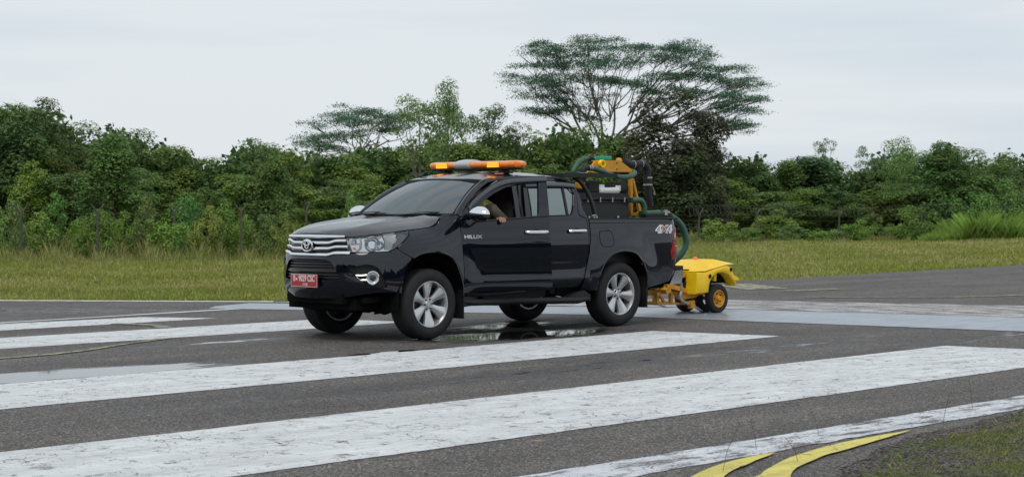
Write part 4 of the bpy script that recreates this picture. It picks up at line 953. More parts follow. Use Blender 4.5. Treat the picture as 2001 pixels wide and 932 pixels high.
MB().box((XB,.0,1.885),(.16,1.40,.025),bev=.008).build('bar_base',M['black'],lb)
for yc,w_ in ((-.475,.20),(.405,.20),):
    p=MB().box((XB+.119,yc,1.931),(.02,w_,.060)).build('led_panel',M['led_dark'],lb)
    g=MB()
    for i in range(9):
        for j in range(4): g.box((XB+.131,yc-w_/2+.014+i*(w_-.028)/8,1.9085+j*.0150),(.004,.016,.0105))
    g.build('led_cells',M['led'],p)
for y in (-.52,.46): MB().box((XB,y,1.855),(.13,.07,.05),bev=.008).box((XB+.03,y+.05,1.838),(.16,.10,.015),bev=.004).build('mounting_foot',M['black'],lb)
for y in (-.50,):
    MB().tube([(-1.10,y,1.80),(-1.16,y,1.845),(-1.30,y-.02,1.86)],[.02,.022,.012],8,flat=.5).build('roof_clamp',M['black'],lb)
MB().box((-1.36,.57,1.825),(.10,.04,.012)).build('roof_sticker',M['amber'],TRUCK)
# ---- rack behind the cab (part of the truck)
rk=empty('rear_rack'); rk.parent=TRUCK
for sg in (1,-1):
    P=[(-2.66,.86*sg,1.30),(-2.655,.85*sg,1.42),(-2.635,.80*sg,1.56),(-2.60,.75*sg,1.68),(-2.56,.70*sg,1.755),(-2.50,.66*sg,1.80)]
    MB().tube(catmull(P,3),.030,8,flat=.8).build('rack_post',M['frame_black'],rk)
    MB().box((-2.72,.72*sg,1.815),(.95,.04,.05)).build('rack_beam',M['frame_black'],rk)
MB().box((-2.62,0,1.815),(.05,1.44,.05)).box((-2.28,0,1.815),(.04,1.44,.04)).build('rack_crossbar',M['frame_black'],rk)
MB().box((-2.66,.86,1.315),(.07,.05,.03),bev=.006).tube([(-2.58,.89,1.335),(-2.66,.89,1.34)],.008,6).build('rack_foot',M['steel'],rk)
# ------------------------------------------------------------------ load in the bed
tk=empty('water_tank',(-3.17,0,.78),0,'black plastic water tank with bolted lid filling the pickup bed','water tank')
def loc(o,p): # child meshes are written in world coordinates
    o.parent=p; o.matrix_parent_inverse=Matrix.Translation(p.location).inverted(); return o
loc(MB().box((-3.155,0,1.15),(.90,1.16,.74),bev=.03).build('tank_body',M['tank']),tk)
mb=MB(); mb.box((-3.16,0,1.535),(.96,1.24,.028),bev=.006).box((-3.16,0,1.50),(.93,1.20,.02))
loc(mb.build('flange',M['tank']),tk)
mb=MB(); mb.prism([(-3.62,1.545),(-2.70,1.545),(-2.74,1.60),(-2.80,1.615),(-3.52,1.60),(-3.60,1.575)],1,-.58,.58); loc(mb.build('lid',M['tank']),tk)
for x in (-2.80,-3.02,-3.24,-3.46): loc(MB().box((x,.625,1.525),(.018,.012,.06)).build('clamp_bolt',M['steel']),tk)
for x in (-2.85,-3.37): loc(MB().box((x,.60,1.315),(.015,.015,.02)).build('foot_bolt',M['white']),tk)
en=empty('pump_engine',(-2.93,.45,1.61),0,'black engine block with yellow bracket on top of the water tank','engine')
loc(MB().box((-2.98,.42,1.68),(.20,.30,.16),bev=.03).build('engine_cover',M['black']),en)
loc(MB().box((-2.80,.50,1.695),(.13,.06,.075),bev=.01).build('bracket',M['orange']),en)
loc(MB().box((-2.80,.50,1.775),(.12,.06,.05)).build('bracket_top',M['black']),en)
jc=empty('jerrycan',(-3.32,.40,1.61),0,'white plastic jerrycan lying on the tank lid','jerrycan')
loc(MB().box((-3.30,.40,1.628),(.40,.26,.085),ry=R_(3),bev=.04).build('can_body',M['white']),jc); loc(MB().lathe([(0,.03),(.055,.03),(.06,.0),(.06,-.02)],(-3.26,.40,1.680),'Z',18).build('cap',M['white']),jc)
wb=empty('pump_motor',(-3.54,.42,1.61),0,'dark round motor with white label beside the jerrycan','motor')
loc(MB().lathe([(0,-.14),(.075,-.14),(.08,-.12),(.08,.12),(.075,.14),(0,.14)],(-3.56,.40,1.665),'X',24).build('motor_body',M['black']),wb); loc(MB().box((-3.50,.485,1.665),(.09,.01,.07),bev=.004).build('motor_label',M['white']),wb)
# yellow gantry
yf=empty('hose_gantry',(-3.72,.40,1.30),0,'yellow steel gantry holding the hoses above the pickup bed','gantry')
mb=MB(); mb.prism([(-2.93,1.855),(-3.07,1.995),(-3.51,2.012),(-3.755,1.890),(-3.755,1.868),(-3.24,1.868),(-3.10,1.858)],1,.475,.500); loc(mb.build('side_plate',M['orange']),yf)
loc(MB().box((-3.30,.455,1.999),(.42,.08,.014)).build('top_plate',M['orange']),yf)
loc(MB().box((-3.50,.42,1.84),(.44,.10,.045)).build('cross_beam',M['frame_black']),yf)
for y in (.48,):
    loc(MB().box((-3.735,y,1.61),(.045,.045,.54)).build('post',M['orange']),yf)
    mb=MB(); mb.prism([(-3.757,1.79),(-3.785,1.79),(-3.935,1.34),(-3.900,1.34)],1,y-.018,y+.018); loc(mb.build('brace',M['orange']),yf)
    loc(MB().box((-3.83,y,1.345),(.23,.05,.04)).build('foot',M['orange']),yf)
loc(MB().lathe([(.028,.0),(.028,.05),(.048,.05),(.048,.0),(.040,-.02)],(-3.16,.50,1.963),'Y',24).build('pipe_stub',M['yellow']),yf)
mb=MB(); 
for z in (1.975,1.90): mb.lathe([(0,.004),(.010,.004),(.010,-.004)],(-3.46,.500,z),'Y',10)
loc(mb.build('plate_bolts',M['black']),yf)
loc(MB().box((-3.33,.40,2.035),(.17,.12,.05),bev=.012).build('green_cap',M['greencap']),yf)
loc(MB().lathe([(0,.05),(.03,.045),(.045,.0)],(-3.72,.30,2.0),'Z',18).build('orange_knob',M['orange']),yf)
def hose(name,pts,r,label,m='hosemat',n=5,ring=True,group=None,cat='hose'):
    e=empty(name,pts[0],0,label,cat,group); P=catmull(pts,n)
    # ribbed surface: resample finely
    Q=[P[0]]
    for a,b in zip(P[:-1],P[1:]):
        k=max(1,int((b-a).length/.010)); Q+=[a+(b-a)*(j/k) for j in range(1,k+1)]
    rr=[r*(1+(.05 if i%2 else -.02)) for i in range(len(Q))] if ring else r
    loc(MB().tube(Q,rr,12).build('hose_wall',M[m]),e); return e
def clampring(e,p,d,r,w=.02,m='steel',name='hose_clamp'):
    p=Vector(p); d=Vector(d).normalized(); return loc(MB().tube([p-d*w/2,p+d*w/2],r,16).build(name,M[m]),e)
h=hose('green_hose',[(-3.10,.20,1.84),(-3.02,.20,1.850),(-3.00,.20,1.875),(-3.07,.20,1.955),(-3.17,.20,2.015),(-3.27,.20,2.035)],.034,'thick green hose looping up in front of the yellow gantry',group='green hoses')
loc(MB().tube(catmull([(-3.26,.20,2.035),(-3.31,.20,2.035),(-3.345,.20,2.02),(-3.36,.20,1.985),(-3.36,.20,1.96)],4),.037,12).build('elbow',M['black']),h)
loc(MB().tube([(-3.37,.1,2.025),(-3.47,.1,2.035)],.022,10).build('valve',M['black']),h); loc(MB().tube([(-3.47,.1,2.035),(-3.50,.1,2.035)],.025,10).build('valve_end',M['steel']),h)
h=hose('green_hose',[(-2.775,.65,1.905),(-2.88,.65,1.898),(-3.06,.65,1.858),(-3.24,.65,1.812),(-3.43,.65,1.798),(-3.60,.62,1.818),(-3.72,.56,1.85),(-3.80,.48,1.87)],.031,'long green hose sagging across the yellow gantry',group='green hoses')
loc(MB().tube(catmull([(-2.695,.65,1.83),(-2.695,.65,1.868),(-2.715,.65,1.898),(-2.78,.65,1.908)],4),.034,12).build('elbow',M['black']),h)
clampring(h,(-2.79,.65,1.905),(1,0,0),.036); clampring(h,(-2.83,.65,1.903),(1,0,.04),.036); clampring(h,(-3.27,.65,1.808),(1,0,.2),.034,.03,'black')
clampring(h,(-2.70,.65,1.845),(0,0,1),.042,.012,'steel')
h=hose('green_hose',[(-3.58,.64,1.515),(-3.68,.64,1.52),(-3.755,.64,1.505),(-3.80,.64,1.45),(-3.81,.64,1.38),(-3.81,.64,1.20)],.036,'short green hose bending down into the pickup bed beside the yellow post',group='green hoses')
h=hose('green_hose',[(-3.84,.55,1.345),(-4.10,.55,1.352),(-4.28,.58,1.345),(-4.40,.60,1.30),(-4.52,.62,1.22),(-4.60,.63,1.10),(-4.63,.63,.97),(-4.58,.60,.84),(-4.48,.5,.70),(-4.45,.3,.52),(-4.60,.05,.42),(-4.9,-.10,.40),(-5.4,-.16,.48)],.040,'green hose curving out behind the tail light towards the trailer',group='green hoses')
# black suction pipe
pp=empty('suction_pipe',(-3.82,.30,1.98),0,'black pipe with elbows and metal clamps hanging behind the gantry','pipe')
loc(MB().tube([(-3.78,.32,2.0),(-3.90,.31,1.97)],.055,14).build('pump_head',M['black']),pp)
loc(MB().tube(catmull([(-3.90,.3,1.965),(-4.02,.3,1.965),(-4.12,.3,1.975),(-4.20,.3,1.965),(-4.245,.3,1.92),(-4.255,.3,1.86),(-4.26,.3,1.80)],4),.050,14).build('elbow',M['black']),pp)
loc(MB().tube([(-4.07,.3,1.97),(-4.085,.3,1.88)],.046,12).build('tee_branch',M['black']),pp)
for p,d in (((-3.985,.3,1.965),(1,0,0)),((-4.135,.3,1.976),(1,0,0))): clampring(pp,p,d,.054,.012,'steel','clamp')
for z in (1.805,1.715): clampring(pp,(-4.27,.3,z),(0,0,1),.058,.022,'steel','clamp')
loc(MB().tube([(-4.262,.3,1.80),(-4.27,.3,1.72)],.052,14).build('coupling',M['black']),pp)
loc(MB().tube([(-4.27,.3,1.71),(-4.285,.3,1.62),(-4.30,.3,1.52),(-4.315,.3,1.44)],[.040,.040,.042,.045],14).build('black_hose',M['black']),pp)
loc(MB().tube([(-4.31,.34,1.69),(-4.35,.34,1.63),(-4.365,.34,1.60),(-4.35,.34,1.585),(-4.335,.34,1.60),(-4.35,.34,1.625)],.006,6).build('pull_ring',M['steel']),pp)
cp=empty('hose_coupling',(-4.12,.70,1.30),0,'small metal coupling with a bent black handle on the bed rail','coupling')
loc(MB().box((-3.98,.70,1.325),(.50,.09,.055),bev=.008).build('rail_block',M['black']),cp)
loc(MB().tube([(-4.02,.74,1.37),(-4.02,.74,1.405),(-4.05,.74,1.415),(-4.13,.74,1.41),(-4.15,.74,1.38)],.008,6).build('bent_handle',M['black']),cp)
loc(MB().tube([(-4.10,.74,1.33),(-4.11,.74,1.395)],.026,10).tube([(-4.06,.74,1.37),(-4.17,.74,1.365)],.014,8).build('valve_body',M['steel']),cp)
# ------------------------------------------------------------------ trailer
TR=empty('test_trailer',(-5.92,-.19,0),0,'small yellow two wheeled trailer coupled behind the pickup','trailer')
YN,YF=.125,-.52
fend=[(-5.42,.275),(-5.68,.285),(-5.70,.37),(-5.72,.43),(-5.765,.485),(-5.83,.525),(-5.90,.542),(-5.97,.545),(-6.05,.535),(-6.12,.505),(-6.18,.45),(-6.22,.40),(-6.255,.36),(-6.285,.36),(-6.26,.44),(-6.215,.53),(-6.17,.595),(-6.13,.625),(-6.07,.640),(-5.98,.628),(-5.80,.595),(-5.62,.560),(-5.42,.565)]
def shell(poly,y0,y1,name,m,round_=.03):
    "closed side plate with rounded outer shoulder and rolled-in edge"
    n=len(poly); V=[];sg=1 if y1>y0 else -1
    c=Vector((sum(p[0] for p in poly)/n,sum(p[1] for p in poly)/n))
    V+=[(x,y0,z) for x,z in poly]+[(x,y1-sg*round_,z) for x,z in poly]
    k=.35
    inn=[]
    for i,(x,z) in enumerate(poly):
        a=Vector(poly[i-1]); b=Vector(poly[(i+1)%n]); t=(b-a).normalized(); nrm=Vector((-t.y,t.x))
        inn.append((x,z,nrm))
    ccw_=sum(poly[i-1][0]*poly[i][1]-poly[i][0]*poly[i-1][1] for i in range(n))>0
    f=1 if ccw_ else -1
    V+=[(x+nr.x*f*round_*.3,y1-sg*round_*.3,z+nr.y*f*round_*.3) for x,z,nr in inn]+[(x+nr.x*f*round_*.9,y1,z+nr.y*f*round_*.9) for x,z,nr in inn]
    F=[]
    for l in range(3):
        for i in range(n): F.append((l*n+i,l*n+(i+1)%n,(l+1)*n+(i+1)%n,(l+1)*n+i))
    r=delaunay_2d_cdt([Vector((V[3*n+i][0],V[3*n+i][2])) for i in range(n)],[],[list(range(n))],1,1e-6)
    b=len(V); V+=[(v.x,y1,v.y) for v in r[0]]; F+=[tuple(b+i for i in f_) for f_ in r[2]]
    mb=MB().add(V,F,True); bm=bmesh.new(); o=mb.build(name,M[m]); bm.from_mesh(o.data); bmesh.ops.remove_doubles(bm,verts=bm.verts,dist=1e-4); bmesh.ops.recalc_face_normals(bm,faces=bm.faces); bm.to_mesh(o.data); bm.free()
    return o
loc(shell(fend,YN-.16,YN+.02,'mudguard','yellow'),TR); loc(shell(fend,YF+.16,YF-.02,'mudguard','yellow'),TR)
for x,z in ((-5.70,.505),(-6.145,.585)):
    loc(MB().lathe([(0,.008),(.022,.008),(.026,.0)],(x,YN+.021,z),'Y',16).build('side_light',M['deep']),TR)
    loc(MB().lathe([(.026,.0),(.030,.006),(.034,.0)],(x,YN+.021,z),'Y',16).build('light_ring',M['orange']),TR)
# bonnet: low faceted lid
bv=[(-5.42,.10,.572),(-5.42,-.50,.580),(-5.50,-.02,.640),(-5.50,-.40,.645),(-5.70,-.06,.715),(-5.70,-.36,.717),(-6.02,-.06,.722),(-6.02,-.36,.722),(-6.30,.08,.655),(-6.30,-.48,.655),(-5.62,.125,.575),(-5.62,-.52,.575),(-6.08,.125,.650),(-6.08,-.52,.650)]
bf=[(0,1,3,2),(2,3,5,4),(4,5,7,6),(6,7,9,8),(0,2,4,10),(10,4,6,12),(12,6,8),(1,11,5,3),(11,13,7,5),(13,9,7)]
loc(MB().add(bv,bf).build('bonnet',M['yellow']),TR)
loc(MB().box((-5.83,-.2,.50),(.80,.40,.20)).build('tub',M['deep']),TR)
loc(MB().box((-5.432,-.2,.53),(.012,.60,.085)).build('front_panel',M['orange']),TR)
loc(MB().prism([(-6.27,.52),(-6.42,.47),(-6.45,.43),(-6.27,.43)],1,-.45,.05).build('rear_skirt',M['yellow']),TR)
loc(MB().lathe([(0,.035),(.028,.030),(.034,.0)],(-5.78,-.17,.720),'Z',18).build('beacon',M['marker']),TR)
loc(MB().box((-5.94,.02,.49),(.05,.05,.12),ry=R_(-8)).build('suspension_strut',M['yellow']),TR)
def tw(x,y,sg):
    w=empty('wheel'); w.parent=TR; 
    t=MB().lathe([(.118,-.04),(.128,-.052),(.16,-.058),(.185,-.05),(.195,-.035),(.197,0),(.195,.035),(.185,.05),(.16,.058),(.128,.052),(.118,.04),(.112,-.03)],(0,0,0),'Y',48).build('tyre',M['rubber'],w)
    MB().lathe([(.120,.044),(.116,.050),(.108,.048),(.104,.025),(.085,.012),(.06,.012),(.055,.02),(.03,.026),(.0,.026)],(0,0,0),'Y',36).build('rim',M['orange'],w)
    h=MB().lathe([(.038,.02),(.038,.055),(.030,.066),(.0,.068)],(0,0,0),'Y',20)
    h.build('hub',M['orange'],w)
    n=MB()
    for k in range(5): a=k*2*math.pi/5; n.lathe([(0,.034),(.008,.034),(.009,.02)],(.068*math.cos(a),0,.068*math.sin(a)),'Y',8)
    n.build('wheel_nuts',M['deep'],w)
    w.matrix_parent_inverse=Matrix.Translation(TR.location).inverted(); w.location=(x,y,.197); w.rotation_euler=(0,0,0 if sg>0 else math.pi)
    return w
tw(-5.955,.05,1); tw(-5.93,-.46,-1)
# knobby measuring wheel behind
w=empty('measuring_wheel'); w.parent=TR; w.matrix_parent_inverse=Matrix.Translation(TR.location).inverted(); w.location=(-6.02,-.20,.20)
t=MB().lathe([(.11,-.05),(.18,-.05),(.19,0),(.18,.05),(.11,.05)],(0,0,0),'Y',40)
for k in range(26):
    a=2*math.pi*k/26; t.box((.19*math.cos(a),0,.19*math.sin(a)),(.016,.10,.02),ry=-a)
t.build('tyre',M['rubber'],w)
# drawbar frame
mb=MB()
mb.prism([(-5.00,.42),(-5.10,.42),(-5.50,.325),(-6.0,.275),(-6.0,.235),(-5.45,.275),(-5.12,.355),(-5.02,.36)],1,-.05,-.01)
mb.prism([(-5.00,.42),(-5.10,.42),(-5.50,.325),(-6.0,.275),(-6.0,.235),(-5.45,.275),(-5.12,.355),(-5.02,.36)],1,-.40,-.36)
mb.prism([(-4.95,.345),(-5.05,.40),(-5.07,.31),(-4.98,.29)],1,-.41,0.01)
loc(mb.build('drawbar',M['orange']),TR)
mb=MB(); mb.prism([(-4.84,.15),(-5.52,.125),(-5.52,.155),(-4.84,.185)],1,-.10,-.06).prism([(-4.84,.15),(-5.52,.125),(-5.52,.155),(-4.84,.185)],1,-.38,-.34)
for x in (-4.88,-5.16):
    mb.box((x,-.08,.235),(.045,.045,.15)); mb.box((x,-.36,.235),(.045,.045,.15))
mb.prism([(-4.93,.30),(-4.88,.30),(-5.02,.17),(-5.06,.17)],1,-.095,-.065)
mb.box((-4.87,-.22,.29),(.05,.36,.045)).box((-4.87,-.22,.165),(.05,.36,.04))
loc(mb.build('lower_frame',M['rust']),TR)
loc(MB().prism([(-5.22,.30),(-5.34,.20),(-5.62,.215),(-5.75,.26),(-5.55,.29)],1,-.12,-.05).build('side_web',M['orange']),TR)
loc(MB().box((-5.40,-.05,.525),(.32,.05,.04),ry=R_(10)).build('upper_link',M['orange']),TR)
loc(MB().box((-5.49,.0,.135),(.085,.07,.10),ry=R_(12),bev=.006).build('nozzle_bracket',M['orange']),TR)
wp=MB(); wp.tube(catmull([(-5.30,-.02,.43),(-5.305,-.02,.33),(-5.28,-.02,.26),(-5.29,-.02,.215),(-5.34,-.01,.175),(-5.42,.0,.145),(-5.47,.0,.13)],4),.022,12).tube([(-5.52,.0,.115),(-5.60,.0,.085),(-5.72,.0,.035)],[.018,.016,.007],10)
loc(wp.build('water_pipe',M['steel']),TR); loc(MB().tube([(-5.300,-.02,.375),(-5.304,-.02,.335)],.030,12).tube([(-5.303,-.02,.30),(-5.30,-.02,.285)],.028,12).build('pipe_clamp',M['steel']),TR)
loc(MB().tube([(-4.92,-.08,.155),(-5.02,-.06,.12),(-5.07,-.05,.105)],[.016,.014,.006],8).build('second_nozzle',M['steel']),TR)
for P in ([(-5.24,-.02,.47),(-5.22,-.02,.36),(-5.27,-.02,.30),(-5.35,-.02,.33),(-5.42,-.05,.46)],[(-5.44,-.03,.57),(-5.50,-.03,.50),(-5.42,-.03,.43),(-5.36,-.03,.41)],[(-5.22,-.05,.52),(-5.30,-.05,.46),(-5.46,-.05,.55)]):
    loc(MB().tube(catmull(P,5),.006,6).build('cable',M['black']),TR)
loc(MB().tube([(-4.22,-.2,.42),(-5.0,-.2,.36)],.028,10).build('tow_hitch',M['deep']),TR)
loc(MB().tube([(-5.93,-.44,.197),(-5.95,.03,.197)],.025,10).build('axle',M['orange']),TR)
# ------------------------------------------------------------------ passenger
PS=empty('person',(-1.25,.42,.95),0,'passenger in yellow vest and olive shirt resting a hand on the door sill','person')
def skin(name,verts,edges,radii,m,sub=2,parent=PS):
    me=bpy.data.meshes.new(name); me.from_pydata(verts,edges,[]); o=link(name,me,M[m]); loc(o,parent)
    md=o.modifiers.new('skin','SKIN'); md.use_smooth_shade=True; sv=me.skin_vertices[0].data if me.skin_vertices else None
    if sv is None:
        bm=bmesh.new(); bm.from_mesh(me); bm.verts.layers.skin.verify(); bm.to_mesh(me); bm.free(); sv=me.skin_vertices[0].data
    for i,r in enumerate(radii): sv[i].radius=(r,r) if not isinstance(r,tuple) else r
    sv[0].use_root=True
    md=o.modifiers.new('sub','SUBSURF'); md.levels=sub; md.render_levels=sub
    return o
# clothed body: pelvis, spine, shoulders, arms to the wrists, legs
bv=[(-1.36,.40,1.02),(-1.34,.41,1.18),(-1.28,.42,1.32),(-1.22,.43,1.42),(-1.19,.44,1.475),
    (-1.22,.60,1.415),(-1.27,.83,1.225),(-1.03,.945,1.285),
    (-1.20,.26,1.41),(-1.12,.18,1.20),(-.92,.24,1.10),
    (-1.32,.50,1.00),(-.90,.52,1.03),(-.80,.52,.66),(-1.32,.30,1.00),(-.90,.28,1.03),(-.80,.28,.66)]
be=[(0,1),(1,2),(2,3),(3,4),(3,5),(5,6),(6,7),(3,8),(8,9),(9,10),(0,11),(11,12),(12,13),(0,14),(14,15),(15,16)]
br=[.14,.15,.155,.11,.055,.070,.055,.038,.070,.05,.036,.095,.07,.05,.095,.07,.05]
skin('body',bv,be,br,'uniform')
# hands, each finger its own chain rooted in the palm
def hand(w,fdir,side_,down,parent=PS):
    w=Vector(w); f=Vector(fdir).normalized(); s=Vector(side_).normalized(); d=Vector(down).normalized()
    pv=[w-f*.03,w+f*.02,w+f*.075]; skin('hand',[tuple(p) for p in pv],[(0,1),(1,2)],[(.024,.024),(.034,.018),(.040,.016)],'skin',2)
    for k,(o,l) in enumerate(((-.030,.070),(-.010,.080),(.010,.076),(.030,.060))):
        a=w+f*.06+s*o; b=a+f*(.030+l*.25)+d*.002; c=b+f*l*.28+d*l*.35; e=c+f*l*.02+d*l*.40
        skin('finger',[tuple(a),tuple(b),tuple(c),tuple(e)],[(0,1),(1,2),(2,3)],[.0105,.010,.009,.0075],'skin',2)
    a=w+f*.02-s*.026; b=a+f*.03-s*.022; c=b+f*.028-s*.002+d*.01
    skin('thumb',[tuple(a),tuple(b),tuple(c)],[(0,1),(1,2)],[.012,.011,.009],'skin',2)
hand((-1.005,.955,1.312),(.55,.75,0),(-.80,.60,0),(.3,.75,-.9))
hand((-.90,.25,1.105),(1,.1,0),(0,1,0),(0,0,-1))
# head and neck
hb=bmesh.new(); bmesh.ops.create_uvsphere(hb,u_segments=32,v_segments=24,radius=1)
hc=Vector((-1.10,.455,1.585)); yaw_=R_(12)
for v in hb.verts:
    x,y,z=v.co
    jaw=1-.30*max(0,-z)**1.3
    px_=x*.098*(1-.10*max(0,-z)*(x<0)); 
    if x>0:
        px_*= .93
        px_+= .020*math.exp(-((y/.16)**2+((z+.12)/.16)**2))          # nose
        px_-= .010*math.exp(-(((abs(y)-.36)/.16)**2+((z-.06)/.13)**2)) # eye sockets
        px_+= .006*math.exp(-((y/.30)**2+((z+.46)/.07)**2))          # mouth
        px_+= .007*math.exp(-((y/.28)**2+((z+.80)/.15)**2))
    v.co=Vector((px_,y*.076*jaw,z*.118))
for f in hb.faces: f.smooth=True
me=bpy.data.meshes.new('head'); hb.to_mesh(me); hb.free(); me.transform(Matrix.Translation(hc)@Matrix.Rotation(yaw_,4,'Z')@Matrix.Rotation(R_(6),4,'Y'))
head=loc(link('head',me,M['skin']),PS)
loc(MB().tube([(-1.17,.445,1.45),(-1.125,.45,1.53)],[.055,.052],14).build('neck',M['skin']),PS)
hr=bmesh.new(); bmesh.ops.create_uvsphere(hr,u_segments=28,v_segments=20,radius=1)
bmesh.ops.delete(hr,geom=[v for v in hr.verts if v.co.z<.15+.55*max(0,v.co.x) or (v.co.z<-.2)],context='VERTS')
for v in hr.verts: v.co=Vector((v.co.x*.104,v.co.y*.083,v.co.z*.127))
for f in hr.faces: f.smooth=True
me=bpy.data.meshes.new('hair'); hr.to_mesh(me); hr.free(); me.transform(Matrix.Translation(hc)@Matrix.Rotation(yaw_,4,'Z')); hair=link('hair',me,M['hair']); loc(hair,PS)
def hp(x,y,z): return hc+Matrix.Rotation(yaw_,3,'Z')@Vector((x,y,z))
eye=MB()
for y in (.027,-.027):
    p=hp(.082,y,.008); eye.lathe([(0,.011),(.006,.009),(.010,.004),(.011,0)],tuple(p),'X',12)
loc(eye.build('eyes',M['hair']),PS)
for y in (.078,-.078):
    p=hp(-.005,y,-.005); loc(MB().box(tuple(p),(.03,.012,.055),rz=yaw_,bev=.005).build('ear',M['skin']),PS)
# vest: shell over chest and shoulder
vv=[(-1.345,.41,1.15),(-1.28,.42,1.32),(-1.215,.43,1.40)]
vs=skin('vest',[(-1.355,.405,1.08),(-1.335,.41,1.20),(-1.275,.42,1.33),(-1.225,.43,1.405),(-1.205,.50,1.435),(-1.22,.555,1.41),(-1.19,.34,1.43),(-1.20,.29,1.41)],[(0,1),(1,2),(2,3),(3,4),(4,5),(3,6),(6,7)],[.17,.178,.176,.135,.10,.098,.10,.09],'vest')
mb=MB(); mb.tube([(-1.10,.56,1.12),(-1.07,.565,1.28),(-1.10,.56,1.40),(-1.19,.545,1.505),(-1.30,.54,1.45)],.020,8,flat=.35); loc(mb.build('reflective_band',M['silverband']),PS)
loc(MB().box((-1.245,.775,1.30),(.05,.012,.025),rz=R_(-20)).build('sleeve_patch',M['red']),PS)
# ------------------------------------------------------------------ small litter on the ground
def litter(x,y,s,rz):
    V=[(-s,0,.006),(-.3*s,.12*s,.010),(s,0,.014),(-.3*s,-.12*s,.006)]
    c,sn=math.cos(rz),math.sin(rz); me=bpy.data.meshes.new('dry_leaf'); me.from_pydata([(x+a*c-b*sn,y+a*sn+b*c,z+.006) for a,b,z in V],[],[(0,1,2,3)]); return link('dry_leaf',me,M['leaf_litter'])
q=CAM  # ground positions
def gp(px,py):
    d=fw+RT*((px-1000.5)/FPX)-UP*((py-466)/FPX); t=-CAM.z/d.z; return CAM+d*t
g=gp(1053,864); tag(litter(g.x,g.y,.055,R_(130)),'thin dry orange leaf on the asphalt between the stripes','leaf')
g=gp(1505,863); tag(litter(g.x,g.y,.028,R_(20)),'small brown leaf lying on the flaking edge line','leaf')
# ------------------------------------------------------------------ vegetation
def leafmat(name,trans=.25,rough=.6,var=.45,spec=.25):
    m=bpy.data.materials.new(name); m.use_nodes=True; t=m.node_tree; b=t.nodes['Principled BSDF']; o=t.nodes['Material Output']
    b.inputs['Roughness'].default_value=rough; b.inputs['Specular IOR Level'].default_value=spec
    oi=t.nodes.new('ShaderNodeObjectInfo'); g=t.nodes.new('ShaderNodeNewGeometry'); n=t.nodes.new('ShaderNodeTexNoise'); n.inputs['Scale'].default_value=.9; n.inputs['Detail'].default_value=3
    t.links.new(g.outputs['Position'],n.inputs['Vector'])
    ad=t.nodes.new('ShaderNodeMath'); ad.operation='ADD'; t.links.new(n.outputs['Fac'],ad.inputs[0]); t.links.new(g.outputs['Random Per Island'],ad.inputs[1])
    mr=t.nodes.new('ShaderNodeMapRange'); mr.inputs[1].default_value=.3; mr.inputs[2].default_value=1.5; mr.inputs[3].default_value=1-var; mr.inputs[4].default_value=1+var; t.links.new(ad.outputs[0],mr.inputs[0])
    mx=t.nodes.new('ShaderNodeMix'); mx.data_type='RGBA'; mx.blend_type='MULTIPLY'; mx.inputs[0].default_value=1; t.links.new(oi.outputs['Color'],mx.inputs[6]); t.links.new(mr.outputs[0],mx.inputs[7])
    # some leaves turn brownish-yellow
    n2=t.nodes.new('ShaderNodeTexNoise'); n2.inputs['Scale'].default_value=.45; n2.inputs['Detail'].default_value=4; t.links.new(g.outputs['Position'],n2.inputs['Vector'])
    m2=t.nodes.new('ShaderNodeMapRange'); m2.inputs[1].default_value=.52; m2.inputs[2].default_value=.70; m2.inputs[4].default_value=.42; t.links.new(n2.outputs['Fac'],m2.inputs[0])
    hx=t.nodes.new('ShaderNodeMix'); hx.data_type='RGBA'; hx.inputs[7].default_value=(.17,.165,.045,1); t.links.new(m2.outputs[0],hx.inputs[0]); t.links.new(mx.outputs[2],hx.inputs[6])
    t.links.new(hx.outputs[2],b.inputs['Base Color'])
    tr=t.nodes.new('ShaderNodeBsdfTranslucent'); t.links.new(hx.outputs[2],tr.inputs[0]); ms=t.nodes.new('ShaderNodeMixShader'); ms.inputs[0].default_value=trans
    t.links.new(b.outputs[0],ms.inputs[1]); t.links.new(tr.outputs[0],ms.inputs[2]); t.links.new(ms.outputs[0],o.inputs[0]); return m
M['leaves']=leafmat('foliage'); M['grass']=leafmat('grass_blades',.3,.7,.45)
M['bark']=mat('grey_bark',(.20,.18,.155),.85,vary=.4,vscale=6); M['dark_bark']=mat('dark_bark',(.06,.05,.04),.9,vary=.4)
M['concrete']=mat('weathered_concrete_post',(.085,.085,.062),.9,vary=.4,vscale=8); M['wire']=mat('rusty_wire',(.10,.10,.095),.6,.4)
def leaf_mesh(name,Cn,Nr,S,asp=.5):
    n=len(Cn); Nr=Nr/np.linalg.norm(Nr,axis=1,keepdims=True); r=rng.normal(size=(n,3)); t=np.cross(Nr,r); t/=np.linalg.norm(t,axis=1,keepdims=True); b=np.cross(Nr,t)
    S=S[:,None]; V=np.stack([Cn+t*S*.5,Cn+b*S*.5*asp-Nr*S*.10,Cn-t*S*.5,Cn-b*S*.5*asp-Nr*S*.10],1).reshape(-1,3)
    F=np.arange(4*n).reshape(-1,4); return np_mesh(name,V,F)
def lobes_leaves(lobes,per_area,size,up=.35,flat=.78,inner=.12,rnd=.30):
    Cs=[];Ns=[];Ss=[]
    for c,r in lobes:
        n=max(8,int(per_area*r*r)); d=rng.normal(size=(n,3)); d/=np.linalg.norm(d,axis=1,keepdims=True)
        low=(d[:,2]<-.25)&(rng.random(n)<.6); d[low,2]*=-1
        rr=r*(.70+.42*rng.random(n)); q=rng.random(n)<inner; rr[q]*=.55
        p=np.array(c)+d*rr[:,None]*np.array([1,1,flat]); Cs.append(p); Ns.append(d*.8+np.array([0,0,up])+rnd*rng.normal(size=(n,3))); Ss.append(size*(.6+.8*rng.random(n)))
    return np.concatenate(Cs),np.concatenate(Ns),np.concatenate(Ss)
